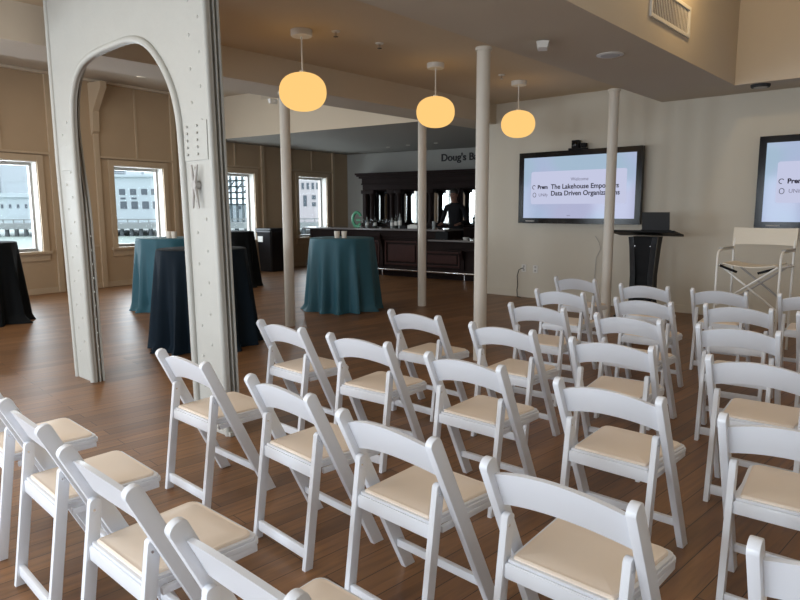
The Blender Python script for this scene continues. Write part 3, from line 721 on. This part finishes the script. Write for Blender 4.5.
bm = BM(); cyl(bm, (0.065, 0, .06), (0.0, 0, .06), .012); obj('bracket', bm, 'plate', t); bm = BM(); taper(bm, [(0, .03, -.12, .05), (.09, .045, -.14, .06)]); obj('housing', bm, 'plate', t)
for a, b in ((388, 147), (408, 145), (436, 143)):
    q_ = onz(a, b, ZBAR); t = thing('downlight', {388: 'leftmost small downlight in the bar ceiling', 408: 'middle small downlight in the bar ceiling', 436: 'rightmost small downlight in the bar ceiling, right of the column'}[a], 'light', (q_.x, q_.y, ZBAR), 0, 'small downlights above the bar')
    bm = BM(); lathe(bm, [(.03, -.006), (.055, -.006), (.055, 0), (.03, 0)], 20); obj('trim_ring', bm, 'plate', t, True)
    bm = BM(); lathe(bm, [(0, -.003), (.03, -.003), (.03, 0), (0, 0)], 16); obj('lens', bm, emat('downlight lens', (1, .85, .65), .5), t)
# air vent
t = thing('air_vent', 'white louvred air vent high on the warm-lit bulkhead', 'vent', W(AV, 6.62, 3.37), RZ)
bm = BM()
for y0, y1, z0, z1 in ((-.53, .53, -.15, -.115), (-.53, .53, .115, .15), (-.53, -.49, -.115, .115), (.49, .53, -.115, .115)): box(bm, 0, .02, y0, y1, z0, z1, bevel=.003)
obj('frame', bm, 'plate', t)
bm = BM(); box(bm, 0, .003, -.49, .49, -.115, .115); obj('shade_backing', bm, 'ventshade', t)  # dark sheet in place of the shade between the louvres
bm = BM()
for k in range(24):
    y = -.47+k*.94/23; v_ = prism(bm, [(y-.012, -.115), (y-.005, -.115), (y+.012, .115), (y+.005, .115)], 'x', .003, .009)
obj('louvres', bm, 'plate', t)

# ------------------------------------------------------------------ bar counter
bh = radians(35.5); db = Vector((cos(bh), -sin(bh))); nb = Vector((sin(bh), cos(bh)))
F0 = Vector((-.36, 14.66))
mK = Matrix(((db.x, nb.x, 0, F0.x), (db.y, nb.y, 0, F0.y), (0, 0, 1, 0), (0, 0, 0, 1)))
def along(px): # distance along bar front for a pixel column
    k = (px-400)/FPX*1.0; # x/y ratio approx corrected for pitch below
    c_ = cos(radians(8.02)); 
    # x = k' y with k' from ray at y px 240
    d = RM @ Vector(((px-400)/FPX, (300-240)/FPX, -1)); kk = d.x/d.y
    return (kk*F0.y-F0.x)/(db.x-kk*db.y)
sL, sM, sM2, sR = along(308), along(448), along(433), isec(F0, db, V2(-6.3, 0), Ud).__sub__(F0).dot(db)-.75
bar = thing('bar_counter', 'long dark mahogany bar counter with panelled front and polished top', 'bar counter', (F0.x, F0.y, 0), -bh)
def lobj(nm, bm, m, par, **k): return obj(nm, bm, m, par, **k)
bm = BM(); box(bm, sL+.08, sM, .03, .55, .10, 1.03); box(bm, sM, sR, .03, .55, .10, .82); box(bm, sL+.12, sR, .08, .5, 0, .10); lobj('body', bm, 'mahog', bar)
bm = BM(); box(bm, sL, sM+.02, -.17, .62, 1.03, 1.075, bevel=.012); lobj('upper_top', bm, 'counter', bar)
bm = BM(); box(bm, sM2, sR, -.22, .60, .82, .86, bevel=.012); lobj('lower_top', bm, 'counter', bar)
bm = BM()
for s0, s1, zt in ((sL+.08, sM, 1.03), (sM, sR, .82)):
    box(bm, s0, s1, -.01, .03, zt-.16, zt, bevel=.008); box(bm, s0, s1, -.04, .0, zt-.20, zt-.17, bevel=.008); box(bm, s0, s1, -.03, .03, .10, .20, bevel=.008)
lobj('moulding', bm, 'mahog', bar)
s = sL+.25; n = 0
while s < sR-.9:
    zt = .80 if s+.9 < sM else .60
    bm = BM()
    for x0, x1, z0, z1 in ((s, s+.9, .26, .30), (s, s+.9, zt-.04, zt), (s, s+.04, .30, zt-.04), (s+.86, s+.9, .30, zt-.04)): box(bm, x0, x1, .0, .03, z0, z1, bevel=.006)
    box(bm, s+.08, s+.82, .01, .03, .34, zt-.08, bevel=.01); lobj('front_panel', bm, 'mahogr', bar)
    bm = BM(); prism(bm, [(.03, zt+.02), (-.12, zt+.18 if zt > .7 else zt+.04), (-.12, zt+.10 if zt > .7 else zt-.02), (-.02, zt-.16), (.0, .22), (.03, .22)], 'x', s+.93, s+1.01); lobj('bracket', bm, 'mahog', bar)
    s += 1.06
bm = BM(); cyl(bm, (sL+.1, -.16, .17), (sR, -.16, .17), .022, 12)
x = sL+.3
while x < sR: cyl(bm, (x, -.16, .0), (x, -.16, .17), .014, 8); x += 1.06
lobj('foot_rail', bm, 'chrome', bar, smooth=True)
bm = BM(); box(bm, sM-.28, sM+.02, -.05, .0, .86, 1.03); lobj('end_block', bm, 'black', bar)

# items on the counter
def onbar(px, py_top=None, dep=.15, z=1.075):
    s_ = along(px)+dep*.66*1.0; p_ = F0+db*s_+nb*dep; return Vector((p_.x, p_.y, z))
def onbar2(px, dep, z=1.075):
    q0 = F0+nb*dep; d = RM @ Vector(((px-400)/FPX, (300-225)/FPX, -1)); kk = d.x/d.y; s_ = (kk*q0.y-q0.x)/(db.x-kk*db.y); p_ = q0+db*s_; return Vector((p_.x, p_.y, z))
g = onbar2(357, .2, 1.077); t = thing('ring_ornament', 'green rounded letter-like ornament at the left of the glassware on the bar', 'ornament', g, -.2)
bm = BM(); pts = [(.10*cos(a), 0, .19+.16*sin(a)) for a in [radians(25+k*15) for k in range(21)]]; tube(bm, pts, .035, 10); obj('ring', bm, 'green', t, True)
bm = BM(); box(bm, -.07, .07, -.04, .04, 0, .03, bevel=.005); obj('foot', bm, 'green', t)
bm = BM(); box(bm, -.02, .09, -.02, .02, .14, .20, bevel=.008); obj('bar', bm, 'green', t)
kinds = []
def wineglass(p, label):
    t = thing('wine_glass', label, 'glass', p, 0, 'stemmed glasses on the bar counter')
    bm = BM(); lathe(bm, [(0, 0), (.035, 0), (.034, .004), (.004, .01), (.004, .085), (.02, .10), (.04, .13), (.042, .16), (.035, .20), (.033, .20), (.039, .16), (.037, .132), (.018, .104), (0, .10)], 16); obj('bowl_and_stem', bm, 'clear', t, True)
def bottle(p, h, m, label, cap='black'):
    t = thing('bottle', label, 'bottle', p, 0, 'bottles on the bar counter')
    bm = BM(); lathe(bm, [(0, 0), (.036, 0), (.038, .01), (.038, h*.58), (.030, h*.68), (.013, h*.78), (.013, h), (0, h)], 16); b_ = obj('body', bm, m, t, True)
    bm = BM(); lathe(bm, [(0, h-.02), (.017, h-.02), (.017, h+.015), (0, h+.015)], 12); obj('cap', bm, cap, t, True)
    bm = BM(); lathe(bm, [(.0385, h*.2), (.0395, h*.2), (.0395, h*.5), (.0385, h*.5)], 16); obj('paper_label', bm, 'paper', b_, True)
seq = [(365, .12), (369, .30), (373, .14), (377, .32), (381, .12), (384.5, .30), (388, .16)]
ordn = ['first', 'second', 'third', 'fourth', 'fifth', 'sixth', 'seventh']
for k, (px, dp) in enumerate(seq): wineglass(onbar2(px, dp), ordn[k]+' stemmed glass from the green ornament on the bar')
for px, h, m_, lab in ((367, .26, 'bottleclear', 'short pale bottle right of the green ornament on the bar'), (375, .24, 'bottle', 'short dark bottle among the stemmed glasses on the bar'), (392, .25, 'bottleclear', 'pale bottle left of the tall pale bottle on the bar'), (396, .30, 'bottle', 'dark bottle near the middle of the bar counter'), (400, .34, 'bottleclear', 'tallest pale bottle leaning line of the bar counter, left of the napkins')):
    bottle(onbar2(px, .22), h, m_, lab.replace(' leaning line of', ' on'))
nb_ = onbar2(414, .2); t = thing('napkin_box', 'white napkin box on the bar left of the middle column', 'box', nb_, -bh); bm = BM(); box(bm, -.13, .13, -.07, .07, 0, .07, bevel=.004); obj('box_body', bm, 'paper', t)
bm = BM(); box(bm, -.09, .09, -.04, .04, .07, .085, bevel=.003); obj('napkins', bm, 'plate', t)
tr = onbar2(404, .2); bm = BM(); box(bm, -.08, .08, -.06, .06, 0, .05, bevel=.005); tag(obj('bar_caddy', bm, 'black', loc=tr, rotz=-bh), 'low black caddy beside the white napkin box on the bar', 'caddy')
gl = onbar2(434, .2); bm = BM(); lathe(bm, [(0, 0), (.035, 0), (.042, .16), (.039, .16), (.032, .008), (0, .008)], 20); tag(obj('tumbler', bm, 'bottleclear', smooth=True, loc=gl), 'pale tumbler on the bar right of the middle column', 'glass')
sm = onbar2(466, .1, .86); bm = BM(); lathe(bm, [(0, 0), (.05, 0), (.07, .05), (.065, .05), (.045, .008), (0, .008)], 20); tag(obj('small_bowl', bm, 'plate', smooth=True, loc=sm), 'small pale bowl on the lower bar top', 'bowl')

# ------------------------------------------------------------------ back bar with mirrors
bb = thing('back_bar', 'tall dark carved back bar with cornice, columns and mirrors against the wall', 'back bar', (B0.x, B0.y, 0), -hB)
def sbb(px, dep): # position along bar wall for pixel column at depth in front of the wall
    q0 = B0-nB*dep; d = RM @ Vector(((px-400)/FPX, (300-205)/FPX, -1)); kk = d.x/d.y; return (kk*q0.y-q0.x)/(dB.x-kk*dB.y)
x0 = sbb(361, .5); x1 = LB-.15
bm = BM(); box(bm, x0, x1, -.62, -.02, 0, .98); lobj('lower_cabinet', bm, 'mahog', bb)
bm = BM(); box(bm, x0-.04, x1, -.66, -.02, .98, 1.03, bevel=.01); lobj('shelf_top', bm, 'mahog', bb)
bm = BM(); box(bm, x0, x1, -.06, -.02, 1.03, 2.45); lobj('back_panel', bm, 'mahog', bb)
bm = BM()
for z0, z1, d_ in ((2.02, 2.16, .42), (2.16, 2.20, .46), (2.20, 2.33, .44), (2.33, 2.38, .52), (2.38, 2.42, .58), (2.42, 2.47, .62)): box(bm, x0-(d_-.42)*.6, x1, -d_, -.02, z0, z1, bevel=.006)
lobj('cornice', bm, 'mahog', bb)
def colz(px, w=.11):
    s_ = sbb(px, .40); bm = BM(); box(bm, s_-w, s_+w, -.44, -.24, 1.03, 1.13, bevel=.01); lathe(bm, [(w*.8, 1.13), (w*.7, 1.17), (w*.62, 1.2), (w*.55, 1.85), (w*.7, 1.88), (w*.8, 1.92)], 20, Matrix.Translation((s_, -.34, 0))); box(bm, s_-w, s_+w, -.44, -.24, 1.92, 2.02, bevel=.01)
    c_ = lobj('pillar', bm, 'mahog', bb, smooth=True)
for px in (365, 371, 391, 398, 430, 457, 489): colz(px)
bm = BM(); box(bm, x0, x0+.10, -.42, -.06, 1.03, 2.02); lobj('side_panel', bm, 'mahog', bb)
mirs = [(377, 387.5), (402, 425), (434, 452), (463, 484)]
for a, b in mirs:
    bm = BM(); s0, s1 = sbb(a, .08), sbb(b, .08); box(bm, s0, s1, -.085, -.06, 1.08, 1.98); fr = None
    mo = lobj('mirror', bm, 'mirror', bb)
    bm = BM()
    for xa, xb, za, zb in ((s0-.04, s0, 1.04, 2.0), (s1, s1+.04, 1.04, 2.0), (s0, s1, 1.04, 1.08), (s0, s1, 1.98, 2.0)): box(bm, xa, xb, -.11, -.06, za, zb)
    obj('mirror_frame', bm, 'mahog', mo)
# sign letters on the bar wall
sg = thing('wall_sign', 'black lettering on the pale wall above the back bar', 'sign', (B0.x, B0.y, 0), -hB)
q_ = sbb(441, 0)
text_obj('letters', "Doug's Bar", .262, 'blackm', Matrix.Translation((q_, -.012, 2.735)) @ Matrix.Rotation(PI/2, 4, 'X'), sg, .01, 'LEFT', .004)

# ------------------------------------------------------------------ bin
t = thing('trash_bin', 'black trash bin with a white label by the windows, left of the first column', 'bin', (centre(271.5, 15.9, .5), 15.9, 0), radians(-34.5))
bm = BM(); 
rr = []
for z, r in ((0, .21), (.92, .25), (.96, .27), (1.0, .26)): rr.append([bm.verts.new(p) for p in ((-r, -r, z), (r, -r, z), (r, r, z), (-r, r, z))])
for a, b in zip(rr, rr[1:]):
    for k in range(4): bm.faces.new((a[k], a[(k+1) % 4], b[(k+1) % 4], b[k]))
bm.faces.new(rr[0]); bm.faces.new(rr[-1]); bmesh.ops.bevel(bm, geom=[e for e in bm.edges if abs(e.verts[0].co.z-e.verts[1].co.z) > .02], offset=.03, segments=3, affect='EDGES'); obj('body', bm, 'bin', t, True)
bm = BM(); box(bm, -.27, .27, -.27, .27, .99, 1.05, bevel=.02); obj('lid', bm, 'bin', t)
bm = BM(); box(bm, -.19, -.02, -.262, -.254, .72, .86); obj('label_sheet', bm, 'paper', t)

# ------------------------------------------------------------------ bartender
def skin_body(verts, edges, radii, root, name, parent, mats, subs=2):
    me = bpy.data.meshes.new(name); me.from_pydata(verts, edges, []); me.update()
    o = bpy.data.objects.new(name, me); C.objects.link(o)
    md = o.modifiers.new('skin', 'SKIN'); md.use_smooth_shade = True
    for i, r in enumerate(radii):
        sv = me.skin_vertices[0].data[i]; sv.radius = r if isinstance(r, tuple) else (r, r); sv.use_root = (i == root)
    ss = o.modifiers.new('sub', 'SUBSURF'); ss.levels = subs; ss.render_levels = subs
    dg = bpy.context.evaluated_depsgraph_get(); m2 = bpy.data.meshes.new_from_object(o.evaluated_get(dg)); bpy.data.objects.remove(o)
    m2.materials.clear()
    for m in mats: m2.materials.append(M[m])
    return m2
def person(loc, rz, label):
    t = thing('person', label, 'person', loc, rz)
    # facing -y; slight stoop over the counter
    V, E, R = [], [], []
    def v(p, r): V.append(p); R.append(r); return len(V)-1
    def e(*ids):
        for a, b in zip(ids, ids[1:]): E.append((a, b))
    pel = v((0, 0, .98), (.15, .12)); wa = v((0, -.02, 1.12), (.145, .11)); ch = v((0, -.06, 1.33), (.17, .125)); sh = v((0, -.09, 1.47), (.13, .09)); nk = v((0, -.12, 1.56), .055); h0 = v((0, -.15, 1.63), (.07, .08)); h1 = v((0, -.165, 1.71), (.075, .09)); h2 = v((0, -.165, 1.78), (.062, .075))
    e(pel, wa, ch, sh, nk, h0, h1, h2)
    for s in (-1, 1):
        hp = v((s*.095, 0, .92), .095); kn = v((s*.11, -.03, .50), .062); an = v((s*.12, 0, .10), .042); ft = v((s*.13, -.16, .045), (.04, .035)); e(pel, hp, kn, an, ft)
        s1 = v((s*.19, -.09, 1.45), .062); el = v((s*.27, -.10, 1.17), .045); wr = v((s*.20, -.36, 1.10), .028); pm = v((s*.185, -.44, 1.10), (.038, .018)); e(sh, s1, el, wr, pm)
        for k, (dx, L) in enumerate(((-.028, .070), (-.010, .080), (.010, .076), (.027, .060))):
            f1 = v((s*(.185+dx), -.47, 1.098), .0095); f2 = v((s*(.185+dx), -.47-L*.5, 1.088), .0085); f3 = v((s*(.185+dx), -.47-L*.8, 1.068), .0075); e(pm, f1, f2, f3)
        th1 = v((s*(.185-.040), -.41, 1.10), .011); th2 = v((s*(.185-.058), -.45, 1.092), .009); e(wr, th1, th2)
    me = skin_body(V, E, R, pel, 'body', t, ['skin', 'cloth'])
    for p in me.polygons:
        c = p.center; p.use_smooth = True
        p.material_index = 0 if (c.z > 1.545 or (c.y < -.34 and c.z > .9)) else 1
    o = bpy.data.objects.new('body', me); C.objects.link(o); o.parent = t
    # face features and hair
    bm = BM()
    lathe(bm, [(0, .10), (.055, .085), (.088, .05), (.098, .0), (.094, -.04), (.085, -.055), (.0, -.03)], 20, Matrix.Translation((0, -.128, 1.765)) @ Matrix.Rotation(radians(-12), 4, 'X') @ Matrix.Diagonal((.92, 1.12, .85, 1))); obj('hair', bm, 'hair', t, True)
    bm = BM(); taper(bm, [(1.665, .014, -.262, -.23), (1.685, .012, -.268, -.23), (1.72, .007, -.252, -.23)]); obj('nose', bm, 'skin', t, True)
    bm = BM()
    for s in (-1, 1):
        w_ = bmesh.ops.create_uvsphere(bm, u_segments=10, v_segments=8, radius=.011)['verts']; bmesh.ops.transform(bm, matrix=Matrix.Translation((s*.030, -.243, 1.715)), verts=w_)
    obj('eyes', bm, 'black', t, True)
    bm = BM(); box(bm, -.024, .024, -.246, -.235, 1.640, 1.648); obj('mouth', bm, 'mahogr', t)
    for s in (-1, 1):
        bm = BM(); w_ = bmesh.ops.create_uvsphere(bm, u_segments=10, v_segments=8, radius=.03)['verts']; bmesh.ops.transform(bm, matrix=Matrix.Translation((s*.080, -.155, 1.70)) @ Matrix.Diagonal((.35, .7, 1, 1)), verts=w_); obj('ear', bm, 'skin', t, True)
    return t
pp = onbar2(456, .98, 0)
pr = person(pp, radians(-25), 'bartender in black standing behind the bar, head bent, arms over the counter')
pr.scale = (1.06, 1.06, 1.06)

# ------------------------------------------------------------------ outside: water, pier, buildings, city
def wat():
    m = mat('harbour water', (.50, .57, .52), .3); nt = m.node_tree; b = nt.nodes['Principled BSDF']
    tc = nt.nodes.new('ShaderNodeTexCoord'); n = nt.nodes.new('ShaderNodeTexNoise'); n.inputs['Scale'].default_value = 1.2; n.inputs['Detail'].default_value = 4
    bp = nt.nodes.new('ShaderNodeBump'); bp.inputs['Strength'].default_value = .6; bp.inputs['Distance'].default_value = .15
    nt.links.new(tc.outputs['Object'], n.inputs['Vector']); nt.links.new(n.outputs['Fac'], bp.inputs['Height']); nt.links.new(bp.outputs[0], b.inputs['Normal']); return m
M['water'] = wat()
M['ext_white'] = mat('pale pier building paint', (.56, .62, .65), .7); M['ext_blue'] = mat('blue glass facade', (.16, .27, .50), .3); M['ext_win'] = mat('dark pier window', (.11, .13, .155), .3)
M['ext_deck'] = mat('weathered pier deck', (.30, .31, .31), .8); M['ext_pile'] = mat('dark pier piling', (.12, .13, .14), .8); M['ext_pink'] = mat('pinkish render', (.62, .56, .57), .7)
M['ext_grid'] = mat('grey-green steel frame', (.10, .13, .14), .6); M['ext_tower'] = mat('city tower concrete', (.48, .51, .55), .7)
bm = BM(); prism(bm, [(-300, -60), (60, -60), (60, 330), (-300, 330)], 'z', -1.7, -1.5); tag(obj('harbor_water', bm, 'water'), 'pale green harbour water outside the windows', 'water', kind='stuff')
def X(px, Y): d = RM @ Vector(((px-400)/FPX, (300-205)/FPX, -1)); return d.x/d.y*Y
def Zp(py, Y): # height of pixel row at depth Y (near image centre column)
    d = RM @ Vector((0, (300-py)/FPX, -1)); return 1.5 + d.z/d.y*Y
YP = 75
pier = thing('pier', 'long pier deck on dark pilings across the water', 'pier', (0, YP, 0))
xa, xb = X(-20, YP), X(350, YP)
bm = BM(); box(bm, xa, xb, 0, 26, Zp(228, YP), Zp(222.5, YP)-.005); obj('deck', bm, 'ext_deck', pier)
bm = BM(); box(bm, xa, xb, 0, .1, Zp(219, YP), Zp(218, YP)); 
k = xa
while k < xb: box(bm, k, k+.1, 0, .1, Zp(222.5, YP), Zp(218, YP)); k += 1.2
obj('railing', bm, 'ext_deck', pier)
px = -8
while px < 345:
    xx = X(px, YP); bm = BM(); cyl(bm, (xx, .6, -1.6), (xx, .6, Zp(227.5, YP)), .24, 10); obj('piling', bm, 'ext_pile', pier); px += 9.7
ZD = None
def building(px0, px1, y0, y1, Y, D, m, label, cat='building', wins=(), roof=None, wm='ext_win', nm='pier_building'):
    x0_, x1_ = X(px0, Y), X(px1, Y); z0, z1 = (Zp(222.5, YP) if y1 > 220 else Zp(y1, Y)), Zp(y0, Y)
    t = thing(nm, label, cat, (0, Y, 0)); bm = BM(); box(bm, x0_, x1_, 0, D, z0, z1); obj('walls', bm, m, t)
    if roof:
        bm = BM(); box(bm, x0_-.4, x1_+.4, -.4, D+.4, z1, z1+roof); obj('roof', bm, 'ext_white', t)
    for (a, b, c, d_) in wins:
        bm = BM(); box(bm, X(a, Y), X(b, Y), -.06, 0, Zp(d_, Y), Zp(c, Y)); w_ = obj('window', bm, wm, t)
    return t
Yb = YP+6
w2 = [(x, x+6, 188, 194) for x in (120, 131, 142, 152)] + [(x, x+6.5, 200.5, 208) for x in (120.5, 131.5, 142.5, 153)] + [(x, x+5, 196.5, 198.5) for x in (121, 132)]
building(112, 190, 176, 222.5, Yb, 18, 'ext_white', 'pale blue-white pier warehouse with square windows, seen through the arch', wins=w2, roof=.3)
w1 = [(x, x+2.2, 203, 207) for x in (1, 9, 17, 25, 33)]
building(-20, 45, 196, 222.5, Yb, 18, 'ext_white', 'long low pale pier shed outside the leftmost window', wins=w1, roof=.5)
w4 = [(x, x+2.4, 182.5, 189) for x in (302, 307, 312, 316.5, 321)] + [(303.5, 307, 195, 206), (312, 316, 195, 199), (312, 316, 202, 206), (321, 325, 195, 199)]
building(296, 345, 172, 222.5, Yb, 16, 'ext_pink', 'pinkish white pier building with a row of narrow windows', wins=w4)
building(222, 268, 203, 222.5, Yb+4, 12, 'ext_white', 'low pale building behind the steel frame outside the third window', wins=[(x, x+3, 205.5, 208.5) for x in (229, 238, 246, 253)])
t = thing('lattice_tower', 'tall grey-green lattice steel frame outside the third window', 'steel structure', (0, Yb, 0))
bm = BM()
for px in (226, 231, 237, 243, 249, 255, 261): box(bm, X(px, Yb)-.12, X(px, Yb)+.12, 0, .3, Zp(222.5, YP), Zp(171, Yb))
for py in (174, 180, 186, 192, 198, 204): box(bm, X(225, Yb), X(262, Yb), 0, .3, Zp(py, Yb)-.1, Zp(py, Yb)+.1)
obj('frame_members', bm, 'ext_grid', t)
for i in range(4):
    bm = BM(); cyl(bm, (X(226+i*9, Yb), .2, Zp(192, Yb)), (X(235+i*9, Yb), .2, Zp(180, Yb)), .1, 6); obj('diagonal_brace', bm, 'ext_grid', t)
# city beyond
YC = 260
tw = [(-16, 4, 161, 'ext_tower', 'grey city tower at the left edge of the first window'), (6, 25, 161, 'ext_blue', 'blue grid-fronted office tower beyond the first window'), (26, 34, 168, 'ext_tower', 'narrow pale city tower right of the blue tower'), (113, 128, 165, 'ext_tower', 'pale city block behind the warehouse roof, left'), (128, 146, 167, 'ext_white', 'white city block behind the warehouse roof, middle'), (146, 170, 163, 'ext_blue', 'bluish city block behind the warehouse roof, right')]
for ti, (a, b, y0, m_, lab) in enumerate(tw):
    Yc = YC + ti*24; t = building(a, b, y0, 214, Yc, 20, m_, lab, nm='city_tower')
    bm = BM(); n = int((b-a)/2.6)
    for i in range(n):
        for j in range(int((196-y0)/3)):
            xx = a+1.0+(b-a-1.6)*i/max(n-.0, 1); yy = y0+1.5+3*j; box(bm, X(xx, Yc), X(xx+1.5, Yc), -.3, 0, Zp(yy+1.4, Yc), Zp(yy, Yc))
    obj('facade_windows', bm, 'ext_win' if m_ != 'ext_blue' else 'ext_white', t)

# ------------------------------------------------------------------ light
w = bpy.data.worlds.new('sky'); bpy.context.scene.world = w; w.use_nodes = True
bg = w.node_tree.nodes['Background']; bg.inputs[0].default_value = (.84, .93, 1.0, 1); bg.inputs[1].default_value = 2.1
def area(name, loc, rot, sx, sy, power, col):
    l = bpy.data.lights.new(name, 'AREA'); l.shape = 'RECTANGLE'; l.size = sx; l.size_y = sy; l.energy = power; l.color = col
    o = bpy.data.objects.new(name, l); C.objects.link(o); o.location = loc; o.rotation_euler = rot; return o
# daylight entering the windows behind the camera (facing +u)
for x, _, _, _ in fops: area('daylight', W(x+.75, UF+.03, 1.65), (PI/2, 0, RZ), 1.45, 1.65, 104, (.80, .90, 1.0))
for x, _, _, _ in fops:
    bm = BM()
    for a0, a1, z0, z1 in ((x, x+.05, .8, 2.5), (x+1.45, x+1.5, .8, 2.5), (x+.05, x+1.45, .8, .85), (x+.05, x+1.45, 2.45, 2.5)): rbox(bm, a0, a1, UF-.2, UF-.12, z0, z1)
    wo = struct('window_%d' % (len(wins)+fops.index((x, x+1.5, .8, 2.5))+1), bm, 'alu')
    bm = BM(); rbox(bm, x+.05, x+1.45, UF-.165, UF-.16, .85, 2.45); obj('pane', bm, 'glass', wo)
# daylight through the window wall
for s_ in wins:
    c = mW @ Vector((s_+.56, .40, 1.62)); area('daylight', c, (PI/2, 0, atan2(nW.x, -nW.y)), 1.1, 1.6, 60 if s_ < 3.5 else 34, (.86, .94, 1.0))
# warm lamps in the high recess, broad area lights under the other ceilings
def point(name, loc, power, col, r=.08):
    l = bpy.data.lights.new(name, 'POINT'); l.energy = power; l.color = col; l.shadow_soft_size = r
    o = bpy.data.objects.new(name, l); C.objects.link(o); o.location = loc; return o
point('recess_lamp', W(-2.02, 6.75, 3.95), 26, (1, .68, .30))
area('recess_ceiling_lamp', W(-.2, 3.5, 5.1), (0, 0, RZ), 2.5, 5, 30, (1, .92, .82))
area('window_bay_fill', W(-9.6, 4.2, 3.9), (0, 0, RZ), 3, 6, 48, (1, .84, .66))  # added warm fill to brighten the bay and soffit, no known fixture
area('pendant_zone_area', W(-4.9, -.5, 3.2), (0, 0, RZ), 1.6, 3, 55, (1, .88, .74))  # broad warm area light under the pendant ceiling, no fixture modelled

sc = bpy.context.scene
sc.view_settings.view_transform = 'Standard'; sc.view_settings.look = 'None'; sc.view_settings.gamma = 1; sc.view_settings.exposure = 0; sc.view_settings.use_curve_mapping = False
